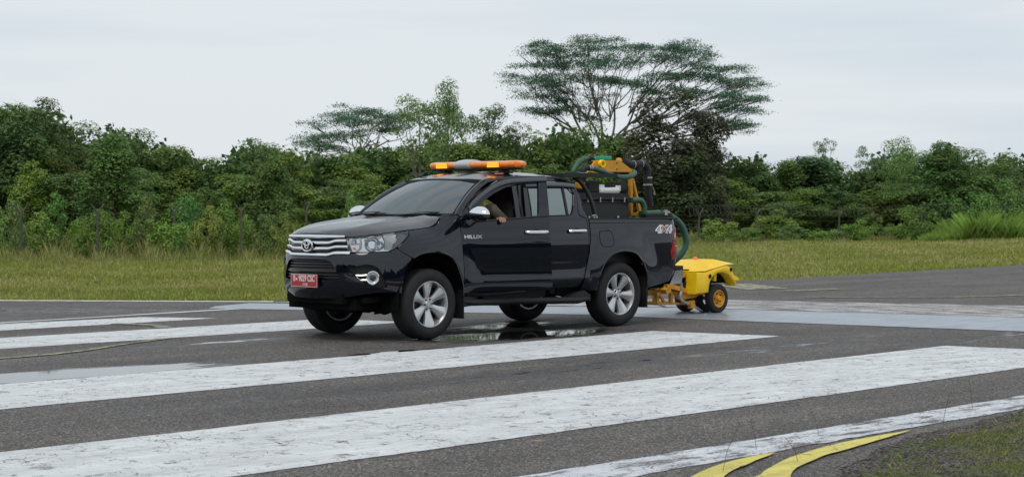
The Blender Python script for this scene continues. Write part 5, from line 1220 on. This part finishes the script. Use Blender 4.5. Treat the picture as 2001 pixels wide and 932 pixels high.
def crown_lobes(R,H,n,rmin,rmax,shell_=.45,bottom=0.0,spread=1.0):
    out=[]
    for i in range(n):
        for _ in range(50):
            d=rng.normal(size=3); d/=np.linalg.norm(d); k=rng.random()**shell_
            z=d[2]*k; x=d[0]*k; y=d[1]*k
            # taper to the top irregularly
            p=np.array([x*R*spread,y*R*spread,(z+1)/2*H+bottom]); break
        out.append((p,rmin+(rmax-rmin)*rng.random()))
    return out
CR={}
def mk(kind,seed,R,H,n,rmin,rmax,dens,size,shell_=.45,bottom=.3,up=.35):
    global rng; rng=np.random.default_rng(seed)
    lb=crown_lobes(R,H-bottom,n,rmin,rmax,shell_,bottom); C_,N_,S_=lobes_leaves(lb,dens,size,up)
    me=leaf_mesh('crown_'+kind,C_,N_,S_); CR.setdefault(kind,[]).append((me,H,R,lb))
for s in range(5): mk('dense',100+s,1.30,6.2,40+s*3,.36,.80,560,.17,.36,up=.8)
for s in range(3): mk('loose',200+s,1.25,6.4,30,.28,.58,600,.16,.5,up=.75)
for s in range(4): mk('shrub',300+s,1.3,2.2,20,.24,.52,560,.17,.45,.05,up=.75)
for s in range(3): mk('sparse',400+s,1.1,7.6,20,.24,.50,560,.13,.6,4.6)
for s in range(2): mk('tallpale',450+s,1.9,7.0,30,.35,.75,430,.15,.55,2.6)
TRK={}
def trunk_mesh(kind,i,H,R,lb):
    k=(kind,i)
    if k in TRK: return TRK[k]
    mb=MB(); base=Vector((0,0,-.3)); top=Vector((.1,.05,H*.62)); mid=Vector((.08,-.06,H*.3))
    mb.tube([base,mid,top],[.13,.10,.05],8)
    for c,r in sorted(lb,key=lambda q:-q[0][2])[::3][:9]:
        c=Vector(c); j=mid+(top-mid)*random.random(); m_=(j+c)/2+Vector((0,0,-.15)); mb.tube([j,m_,c],[.045,.03,.012],6,cap=False)
    me=bpy.data.meshes.new('trunk'); me.from_pydata([tuple(v) for v in mb.V],[],mb.F); me.polygons.foreach_set('use_smooth',mb.S); me.materials.append(M['bark'] if kind=='tallpale' else M['dark_bark']); TRK[k]=me; return me
for k in CR:
    for me,*_ in CR[k]: me.materials.append(M['leaves'])
def tree(name,kind,i,px,ytop,D,wpx,col,label,cat='tree',group=None,zb=None,rz=None,trunk=True):
    "stands on the terrain at photo column px, depth D; its top reaches row ytop"
    me,H,R,lb=CR[kind][i%len(CR[kind])]
    p=at(px,466,D); z0=terr(p.x,p.y) if zb is None else zb; top=at(px,ytop,D).z
    sz=(top-z0)/(H+.15); sx=(wpx/2/FPX*D)/(R+.35)
    col=[min(.34,col[0]*1.42),min(.34,col[1]*1.25),col[2]*1.02]; e=empty(name,(p.x,p.y,z0),random.uniform(0,6.28) if rz is None else rz,label,cat,group); e.scale=(sx,sx,sz)
    c=link('crown',me,None,e); c.color=tuple(col)+(1,)
    if trunk: link('trunk',trunk_mesh(kind,i%len(CR[kind]),H,R,lb),None,e)
    return e
SKY=[(-60,190),(0,195),(60,205),(110,215),(150,238),(180,265),(210,252),(260,252),(300,264),(330,292),(400,298),(460,300),(490,277),(530,274),(570,288),(600,303),(650,292),(700,288),(750,280),(800,275),(850,270),(900,265),(950,262),(1000,255),(1050,252),(1100,250),(1150,248),(1200,250),(1250,290),(1300,305),(1350,300),(1400,297),(1430,292),(1460,300),(1500,320),(1530,310),(1560,308),(1600,305),(1650,310),(1700,315),(1750,285),(1790,300),(1850,285),(1880,290),(1920,296),(1960,300),(2001,302),(2070,300)]
GREENS=[(.098,.178,.042),(.078,.150,.040),(.112,.188,.042),(.070,.140,.046),(.118,.195,.046),(.088,.160,.056)]
def Dline(px): return interp(px,[(-100,84),(600,90),(1000,98),(1400,112),(1800,118),(2100,112)])
ORD='first second third fourth fifth sixth seventh eighth ninth tenth eleventh twelfth thirteenth fourteenth fifteenth sixteenth seventeenth eighteenth nineteenth twentieth twenty-first twenty-second twenty-third twenty-fourth twenty-fifth twenty-sixth twenty-seventh twenty-eighth twenty-ninth thirtieth thirty-first thirty-second thirty-third thirty-fourth thirty-fifth thirty-sixth'.split()
random.seed(21)
px=-35; i=0
while px<2060:
    y=interp(px,SKY); w=random.uniform(105,165)*(.9 if px>1400 else 1); col=list(GREENS[(i*5+2)%6]); 
    if px>1250: col=[c*1.0 for c in col]; col[2]+=.012
    tree('forest_tree','dense',i*3+1,px,y+random.uniform(-8,8),Dline(px)+7+random.uniform(-2,2),w,col,'%s green tree from the left along the forest skyline'%ORD[i],group='trees of the forest skyline'); i+=1; px+=random.uniform(52,72)
px=-20; i=0
while px<2060:
    y=interp(px,SKY); y2=y+(430-y)*random.uniform(.22,.52); w=random.uniform(95,150); col=GREENS[(i*7+1)%6]; k=1+random.uniform(-.12,.30)
    tree('forest_tree','dense' if i%3 else 'loose',i*2,px,y2,Dline(px)+1+random.uniform(-2,2),w,[c*k for c in col],'%s bushy tree from the left in the row below the skyline'%ORD[i],group='trees of the middle row'); i+=1; px+=random.uniform(60,82)
FP=[(-80,70),(600,75),(1300,92),(1700,100),(2120,104)]
# shrubs along the fence
px=-15; i=0
while px<2050:
    if not (560<px<1340):
        top=random.uniform(372,425) if px<700 else random.uniform(392,440); 
        if 1350<px<1760: top+=14
        tree('fence_shrub','shrub',i,px,top,interp(px,FP)+random.uniform(-2.5,5),random.uniform(60,120),[c*random.uniform(1.0,1.45) for c in GREENS[(i*5)%6]],'%s leafy shrub from the left along the perimeter fence'%ORD[i],'shrub','shrubs along the fence',trunk=False); i+=1
        px+=random.uniform(34,50)
    else: px+=60
# trees that stand out
tree('tall_tree','dense',2,25,190,88,190,(0.052,0.108,0.041),'tall dark tree at the left edge of the forest')
tree('bare_topped_tree','sparse',0,75,178,92,120,(0.058,0.093,0.032),'open crowned tree with gaps of sky near the left edge')
tree('dark_tree','loose',1,140,228,90,100,(0.070,0.105,0.041),'ragged dark tree beside the tall one on the left')
tree('creeper_tree','dense',3,225,250,82,150,(0.072,0.156,0.046),'rounded creeper covered tree left of the skyline dip')
tree('creeper_tree','dense',1,515,272,83,120,(0.078,0.153,0.046),'pointed creeper covered tree left of the pickup bonnet')
tree('light_shrub','shrub',2,692,372,74,56,(0.123,0.262,0.074),'small bright green shrub beyond the windscreen','shrub',trunk=False)
tree('pale_tree','tallpale',0,818,184,96,150,(.12,.21,.085),'tall pale green tree behind the light bar')
tree('pale_tree','tallpale',1,872,162,98,115,(.11,.20,.085),'tallest of the pale trees with a bare straight trunk')
tree('round_tree','sparse',2,952,180,104,100,(.085,.15,.07),'open round crowned tree left of the spreading tree')
tree('small_tree','sparse',1,1010,232,106,75,(0.080,0.123,0.061),'low open tree at the left foot of the spreading tree')
tree('brown_tree','dense',1,1300,176,104,185,(0.046,0.058,0.040),'dark brownish tree in front of the spreading tree')
tree('brown_tree','dense',4,1385,206,105,120,(0.050,0.058,0.040),'smaller brownish tree to the right of the dark one')
tree('brown_tree','dense',0,1345,270,103,150,(0.055,0.090,0.049),'dark green tree below the brownish pair')
tree('distant_tree','dense',4,1580,300,122,170,(0.058,0.135,0.061),'low rounded tree on the skyline right of the gap')
tree('distant_tree','sparse',1,1612,266,128,60,(0.102,0.165,0.101),'small grey green tree poking above the skyline')
tree('slender_tree','sparse',0,1692,278,112,62,(0.090,0.180,0.074),'slender tree with a leafy top on the right',trunk=False)
tree('slender_tree','tallpale',1,1758,272,110,110,(0.123,0.232,0.088),'light green open tree left of the creeper mound',trunk=False)
tree('distant_tree','dense',2,1828,262,128,60,(0.080,0.128,0.088),'hazy dark tree behind the creeper mound')
tree('creeper_mound','dense',3,1858,268,106,150,(0.067,0.147,0.046),'big dark creeper covered mound tree on the right')
tree('creeper_mound','dense',0,1925,288,107,130,(0.081,0.168,0.051),'broad green mound tree next to the biggest one')
tree('round_bush','shrub',1,1792,400,98,95,(0.102,0.188,0.049),'round green bush in front of the fence on the right','bush',trunk=False)
tree('fence_bush','shrub',0,1405,418,92,90,(0.160,0.255,0.061),'light green bush behind the trailer by the fence','bush',trunk=False)
tree('fence_bush','shrub',3,1255,250+150,92,70,(0.123,0.210,0.061),'green bush seen beside the gantry','bush',trunk=False)
tree('corner_shrub','shrub',2,1975,352,96,130,(0.090,0.188,0.054),'dense shrub at the right edge above the grass bank','shrub',trunk=False)
tree('corner_shrub','shrub',1,1905,372,98,110,(0.096,0.203,0.057),'green shrub left of the one at the right edge','shrub',trunk=False)
# wide spreading trees with layered canopies
def spreading(name,base,D,tips,label,colr,spread=6,trunks=((0,0),),plate=(1.2,.22),nl=330,leaf=.12,rb=.17,hubs=7,seed=5):
    global rng; rng=np.random.default_rng(seed); random.seed(seed)
    bp_=at(base[0],base[1],D); z0=terr(bp_.x,bp_.y); e=empty(name,(bp_.x,bp_.y,z0),0,label,'tree')
    T=[]
    for (x,y) in tips+[(a_+random.uniform(-26,26),b_+random.uniform(0,14)) for a_,b_ in random.sample(tips,len(tips)//6)]:
        x=base[0]+65*(base[0]>1000)+(x-base[0]-65*(base[0]>1000))*.94+random.uniform(-6,6); y+=random.uniform(0,8)
        p=at(x,y,D+random.uniform(-spread,spread)*(1-.4*abs(x-base[0])/300)); T.append(p-Vector((bp_.x,bp_.y,z0)))
    fork=Vector((0,0,bp_.z-z0))
    # cluster the tips by direction in the picture plane
    def key(v): 
        d=v-fork; return math.atan2(d.dot(RT),d.z)
    T.sort(key=key); mb=MB(); mb.tube([Vector((0,0,-.4)),Vector((.1,0,fork.z*.5)),fork],[rb*1.5,rb*1.2,rb],10)
    k=max(1,len(T)//hubs); bl=MB()
    Cs=[];Ns=[];Ss=[]
    for i in range(0,len(T),k):
        g=T[i:i+k]; c=sum(g,Vector())/len(g); hub=fork+(c-fork)*.55-Vector((0,0,.2)); m1=fork+(hub-fork)*.5+Vector((random.uniform(-.8,.8),random.uniform(-.8,.8),random.uniform(-.5,.2)))
        mb.tube(catmull([fork-Vector((0,0,.3)),m1,hub],4),[rb*.62-(rb*.25)*t/8 for t in range(9)],7,cap=False)
        for t_ in g:
            st=hub+(fork-hub)*random.uniform(0,.35); mm=(st+t_)/2+Vector((random.uniform(-.8,.8),random.uniform(-.8,.8),random.uniform(-.6,.2))); P=catmull([st,mm,t_],4)
            mb.tube(P,[rb*.32-(rb*.26)*j/(len(P)-1) for j in range(len(P))],5,cap=False)
            for b_ in range(5):
                a=random.uniform(0,6.28); q=t_+Vector((math.cos(a)*plate[0]*.7,math.sin(a)*plate[0]*.7,random.uniform(-.1,.12))); bb=P[-3]; mb.tube([bb,(bb+q)/2+Vector((0,0,-.05)),q],[.025,.018,.008],4,cap=False)
    for t_ in T:
        # flat irregular plate of tiny leaflets made of several smaller sprays
        for b_ in range(6):
            a=random.uniform(0,6.28); rr=plate[0]*random.uniform(.1,1.15); c=np.array(t_)+np.array([math.cos(a)*rr,math.sin(a)*rr,random.uniform(-.26,.20)-.08*rr])
            n=int(nl/6*random.uniform(.4,1.5)); d=rng.normal(size=(n,3))*np.array([plate[0]*.30,plate[0]*.30,plate[1]*.45]); Cs.append(c+d-np.array([0,0,1])*(np.hypot(d[:,0],d[:,1])**2*.16)[:,None]); Ns.append(np.array([0,0,1.])+.55*rng.normal(size=(n,3))); Ss.append(leaf*(.6+.8*rng.random(n)))
    me=leaf_mesh('canopy',np.concatenate(Cs),np.concatenate(Ns),np.concatenate(Ss)); c=link('canopy',me,M['leaves'],e); c.color=tuple(colr)+(1,)
    mb.build('trunk',M['bark'],e,fix=False); return e
tipsA=[(1012,96),(1030,90),(1050,84),(1072,90),(1098,100),(1122,88),(1145,76),(1165,74),(1190,92),(1215,96),(1238,86),(1262,84),(1290,90),(1318,80),(1345,78),(1368,92),(1392,98),
 (1035,118),(1062,122),(1092,124),(1125,120),(1155,112),(1185,116),(1215,122),(1248,112),(1280,110),(1312,110),(1345,115),(1375,122),
 (998,140),(1022,146),(1050,150),(1085,148),(1110,144),(1140,148),(1025,172),(1050,178),(1078,184),(1100,172),(1028,208),(1052,212),(1085,208),(1118,198),(1140,218),(1158,182),(1180,150),(1210,148),
 (1300,142),(1328,138),(1355,142),(1385,132),(1412,128),(1438,128),(1398,152),(1425,158),(1452,160),(1478,156),(1290,168),(1330,168),(1368,170),(1405,178),(1440,180),(1470,188),(1494,192),(1486,208),(1450,205),(1420,198),(1395,210),(1432,232),(1462,246),(1445,240),(1240,150),(1265,170),(1300,196)]
spreading('spreading_tree',(1172,300),120,tipsA,'huge spreading tree with flat layered canopy rising above the forest',(.075,.165,.100),trunks=((0,0),),plate=(1.25,.20),nl=900,rb=.15,hubs=9,leaf=.115)
tipsB=[(612,232),(635,226),(660,222),(686,222),(708,218),(730,212),(688,208),(672,230),(700,236),(730,232),(755,222),(778,216),(800,214),(750,240),(600,262),(620,264),(645,262),(668,258),(588,274),(640,276),(700,252),(770,246),(795,238)]
spreading('spreading_tree',(716,318),112,tipsB,'smaller flat topped tree left of the light bar',(.085,.175,.105),plate=(1.05,.18),nl=700,leaf=.115,rb=.10,hubs=6,seed=9,spread=4)
# bird
b=at(1436,209,119.5); bm=MB(); 
bm.tube([b+Vector((0,0,-.22)),b+Vector((.0,0,-.12)),b,b+Vector((.02,.02,.10)),b+Vector((.03,.03,.17))],[.02,.06,.085,.055,.03],8)
bm.tube([b+Vector((.02,.02,.17)),b+Vector((.05,.05,.20)),b+Vector((.10,.10,.19))],[.045,.045,.006],8)
tag(bm.build('bird',M['dark_bark']),'small dark bird perched at the right end of the spreading tree','bird')
# mass of far foliage filling the depth of the forest
rng=np.random.default_rng(77); n=150000
m_=70000; pxs=np.concatenate([rng.uniform(-120,2120,n),rng.uniform(-900,-60,m_//2),rng.uniform(2060,2900,m_//2)]); n+=m_; hh=rng.random(n)**.8; sk=np.interp(pxs,[p[0] for p in SKY],[p[1] for p in SKY])+22+14*np.sin(pxs*.05)+9*np.sin(pxs*.13+1)
Dd=np.interp(pxs,[-100,600,1000,1400,1800,2100],[84,90,98,112,118,112])+rng.uniform(6,16,n)-8*((pxs<-90)|(pxs>2090)); yy=sk+(470-sk)*hh
F3,R3,U3=np.array(fw),np.array(RT),np.array(UP)
P=np.array(CAM)+F3*Dd[:,None]+R3*((pxs-1000.5)/FPX*Dd)[:,None]-U3*((yy-466)/FPX*Dd)[:,None]
P+=rng.normal(size=P.shape)*.25
# the same forest belt also runs along the side of the runway behind the photographer (seen only as a reflection in the paint)
nb_=45000; ab_=rng.uniform(R_(-25),R_(125),nb_); rb_=rng.uniform(46,56,nb_); zb_=rng.random(nb_)*(7.5+1.6*np.sin(ab_*9)+1.0*np.sin(ab_*23+1)+.6*np.sin(ab_*51)); Pb=np.stack([CAM.x+rb_*np.cos(ab_),CAM.y+rb_*np.sin(ab_),zb_],1)
P=np.concatenate([P,Pb]); n0_=n; n+=nb_
o=link('distant_forest',leaf_mesh('distant_forest',P,rng.normal(size=(n,3))+np.array([0,0,.5]),np.where(np.arange(n)<n0_,.34,.85)*(.6+.8*rng.random(n)),.7),M['leaves']); o.color=(.070,.130,.038,1)
tag(o,'dense green undergrowth filling the forest behind the front trees','forest',kind='stuff')
# ------------------------------------------------------------------ fence
fe=empty('perimeter_fence',tuple(at(-60,466,72)),0,'perimeter fence of forked concrete posts and razor wire before the forest','fence'); 
FP=[(-80,70),(600,75),(1300,92),(1700,100),(2120,104)]
def fpt(px): 
    D=interp(px,FP); p=at(px,466,D); return Vector((p.x,p.y,terr(p.x,p.y)))
posts=[-560,-410,-260,-110,41,191,340,471,600,1365,1479,1640,1800,1960,2120,2280,2440]
for k,pxp in enumerate(posts):
    p=fpt(pxp); hgt=2.22 if pxp<700 else 1.75; mb=MB(); top=p+Vector((0,0,hgt-.30)); ln=Vector((random.uniform(-.05,.05),random.uniform(-.05,.05),0))
    mb.tube([p+Vector((0,0,-.3)),top+ln],[.062,.055],4); s=(fpt(pxp+20)-p).normalized(); nrm=Vector((-s.y,s.x,0))
    mb.tube([top+ln,top+ln+nrm*.02+s*.26+Vector((0,0,.34))],[.042,.032],4); mb.tube([top+ln,top+ln-s*.26+Vector((0,0,.34))],[.042,.032],4)
    loc(mb.build('fence_post',M['concrete']),fe)
def run(a,b,h,st=14): return [fpt(x)+Vector((0,0,h)) for x in np.linspace(a,b,st)]
mb=MB()
for a,b,hs in ((-600,1340,(.5,1.0,1.5,1.9)),(1340,2500,(.4,.8,1.2,1.45))):
    for h in hs: mb.tube(run(a,b,h,24),.005,4,cap=False)
loc(mb.build('wire_strands',M['wire'],fix=False),fe)
mb=MB(); P=run(1345,2100,1.72,30); Q=[]
for i in range(29):
    for j in range(24):
        c=P[i]+(P[i+1]-P[i])*(j/24); a=2*math.pi*((i*24+j)/8.0); s=(P[i+1]-P[i]).normalized(); nr=Vector((-s.y,s.x,0)); Q.append(c+Vector((0,0,1))*(.26*math.sin(a))+nr*(.26*math.cos(a)))
mb.tube(Q,.008,4,cap=False); loc(mb.build('razor_coil',M['wire'],fix=False),fe)
# ------------------------------------------------------------------ grass
YL=np.array(YLOW); YH=np.array(YHIGH)
def dist_np(P):
    d=np.full(len(P),1e9)
    for a,b in zip(YL[:-1],YL[1:]):
        ab=b-a; t=np.clip(((P-a)@ab)/(ab@ab),0,1); d=np.minimum(d,np.hypot(*(P-a-t[:,None]*ab).T))
    return np.where(P[:,1]>=np.interp(P[:,0],YL[:,0],YL[:,1]),0,d)
def terr_np(P):
    d=dist_np(P); z=-.0185*np.minimum(d,60)-.02+.10*np.sin(P[:,0]*.31+1)*np.sin(P[:,1]*.27)*np.minimum(1,d/12); return z,d
def blades(name,P,z,h,w,lean,label,col,seg=1,kind='stuff'):
    n=len(P); a=rng.uniform(0,2*np.pi,n); l=rng.uniform(0,2*np.pi,n); ux,uy=np.cos(a)*w/2,np.sin(a)*w/2
    tx,ty=np.cos(l)*lean*h,np.sin(l)*lean*h
    V=np.stack([np.stack([P[:,0]-ux,P[:,1]-uy,z],1),np.stack([P[:,0]+ux,P[:,1]+uy,z],1),np.stack([P[:,0]+tx*.4+ux*.6,P[:,1]+ty*.4+uy*.6,z+h*.6],1),np.stack([P[:,0]+tx,P[:,1]+ty,z+h*.97],1)],1).reshape(-1,3)
    o=link(name,np_mesh(name,V,np.arange(4*n).reshape(-1,4)),M['grass']); o.color=tuple(col)+(1,); return tag(o,label,'grass',kind=kind)
def field(n,D0,D1,p0=-80,p1=2080,pw=1.4):
    u=rng.random(n); D=(D0**(1-pw)+(D1**(1-pw)-D0**(1-pw))*u)**(1/(1-pw)); x=rng.uniform(p0,p1,n)
    F2,R2=F3[:2]/np.linalg.norm(F3[:2]),R3[:2]; return np.array(CAM)[:2]+F2*D[:,None]+R2*((x-1000.5)/FPX*D)[:,None],D,x
rng=np.random.default_rng(3)
P,D,x=field(420000,24,100); P2,D2,x2=field(90000,24,100,-800,-80); P3,D3,x3=field(90000,24,100,2080,2800); P=np.concatenate([P,P2,P3]); D=np.concatenate([D,D2,D3]); z,d=terr_np(P); pn=np.sin(P[:,0]*.9)*np.sin(P[:,1]*1.1+1)+.6*np.sin(P[:,0]*.37+P[:,1]*.3)
keep=(d>.12)&(rng.random(len(P))<.75+.35*pn); P,z,d,D,pn=P[keep],z[keep],d[keep],D[keep],pn[keep]
nn=len(P); h=(.07+.12*rng.random(nn)**2+.05*np.clip(pn,0,1))*(1+.02*np.clip(d-10,0,40)); h=np.where(d<1.2,h*.8,h)
sel=(pn*.45+.55*rng.normal(size=nn)+.45*np.exp(-d/1.5)+.14)>0
for q,col,lb in ((sel,(.235,.275,.055),'short yellow-green grass beyond the runway'),(~sel,(.36,.32,.14),'dry straw-coloured blades in the field beyond the runway')):
    blades('field_grass',P[q],z[q],h[q]*.62,.012+.0004*D[q],.5,lb,col)
# seed-heads and tall weeds in front of the fence
P,D,x=field(260000,54,104,-600,2600,pw=0.5); z,d=terr_np(P); dl=np.interp(x,[-100,600,1000,1400,1800,2100],[84,90,98,112,118,112]); k=(D>dl-26)&(D<dl-3)&(d>2); P,D,z,x,dl=P[k],D[k],z[k],x[k],dl[k]
pn=np.sin(x*.045)*np.sin(x*.021+2)+.5*np.sin(x*.13+D*.2); h=(.30+.65*rng.random(len(P))**1.5)*(.8+.35*pn)*np.clip((D-(dl-27))/14,.25,1.15); h=np.where(x>700,h*.7,h)
sel=rng.random(len(P))<.6
blades('tall_weeds',P[sel],z[sel],h[sel],.032,.28,'tall green weeds growing in front of the fence',(.17,.215,.045))
blades('tall_weeds',P[~sel],z[~sel],h[~sel]*1.05,.022,.28,'dry tall grass mixed with the weeds by the fence',(.34,.31,.13))
P,D,x=field(60000,92,108,1800,2080,pw=.5); z,d=terr_np(P); h=(.3+1.2*rng.random(len(P))**1.8)*(.75+.35*np.sin(x*.06)*np.sin(D*.9+x*.02)); blades('grass_bank',P,z,h*np.clip((x-1780)/110,.25,1),.03,.75,'bright green tall grass bank at the right edge',(.21,.33,.065))
# near verge at the lower right corner
def near_mask(P): return P[:,1]-np.interp(P[:,0],YH[:,0],YH[:,1])
for n,cols,hs,lb,thr,w in ((480000,(.17,.215,.035),(.006,.026),'low green weeds on the dark soil verge',-.55,.004),(45000,(.34,.31,.13),(.008,.05),'dry grass stems on the verge',-.2,.002)):
    Q=np.stack([rng.uniform(-8,7.5,n),rng.uniform(8.8,13.5,n)],1); m=near_mask(Q); cl=np.sin(Q[:,0]*3.1+1)*np.sin(Q[:,1]*4.3)+.7*np.sin(Q[:,0]*7.7)*np.sin(Q[:,1]*9.1+2)+.5*rng.normal(size=n)
    k=(m>.16+.20*rng.random(n))&(cl>thr-np.clip(m-.3,0,1)*1.0); Q=Q[k]; m=m[k]; z=-.012+np.minimum(.10,m*.09)*.9
    h=hs[0]+(hs[1]-hs[0])*rng.random(len(Q))**1.6; blades('verge_grass',Q,z,h*np.clip(1.15-m*.35,.4,1.15),w,.8,lb,cols)
# broad-leafed ground cover tufts
n=130000; Q=np.stack([rng.uniform(-8,7,n),rng.uniform(9,13.5,n)],1); m=near_mask(Q); cl=np.sin(Q[:,0]*2.3+.5)*np.sin(Q[:,1]*3.7+1); k=(m>.16)&(cl>-.1); Q=Q[k]; m=m[k]
C3=np.stack([Q[:,0],Q[:,1],np.minimum(.10,m*.09)*.9+rng.uniform(0,.035,len(Q))],1); o=link('ground_cover',leaf_mesh('ground_cover',C3,rng.normal(size=C3.shape)*.6+np.array([0,0,1]),.013*(.6+.9*rng.random(len(Q))),.5),M['grass']); o.color=(.15,.21,.035,1); tag(o,'small leafy ground cover on the verge','ground cover',kind='stuff')
# a few single stems standing over the edge line
rng=np.random.default_rng(12)
for k,(pxk,pyk,hk,lx) in enumerate(((1412,925,.26,-.08),(1478,880,.18,.03),(1600,850,.16,.05),(1842,840,.22,-.04),(1900,800,.20,.02),(1970,860,.34,-.22),(1560,905,.14,.06))):
    g=gp(pxk,pyk); P_=catmull([(g.x,g.y,0),(g.x+lx*.3,g.y-lx*.2,hk*.5),(g.x+lx,g.y-lx*.6,hk)],4); mb=MB().tube(P_,[.0018]*(len(P_)-1)+[.0008],4)
    for j in range(5): c=P_[-1-j%4]; mb.tube([c,c+Vector((random.uniform(-.02,.02),random.uniform(-.02,.02),.015))],[.0016,.0006],4)
    me_=mb.build('grass_stem',M['concrete']); tag(me_,'%s thin dry stem from the left over the edge line'%ORD[k],'grass stem','thin stems on the verge')
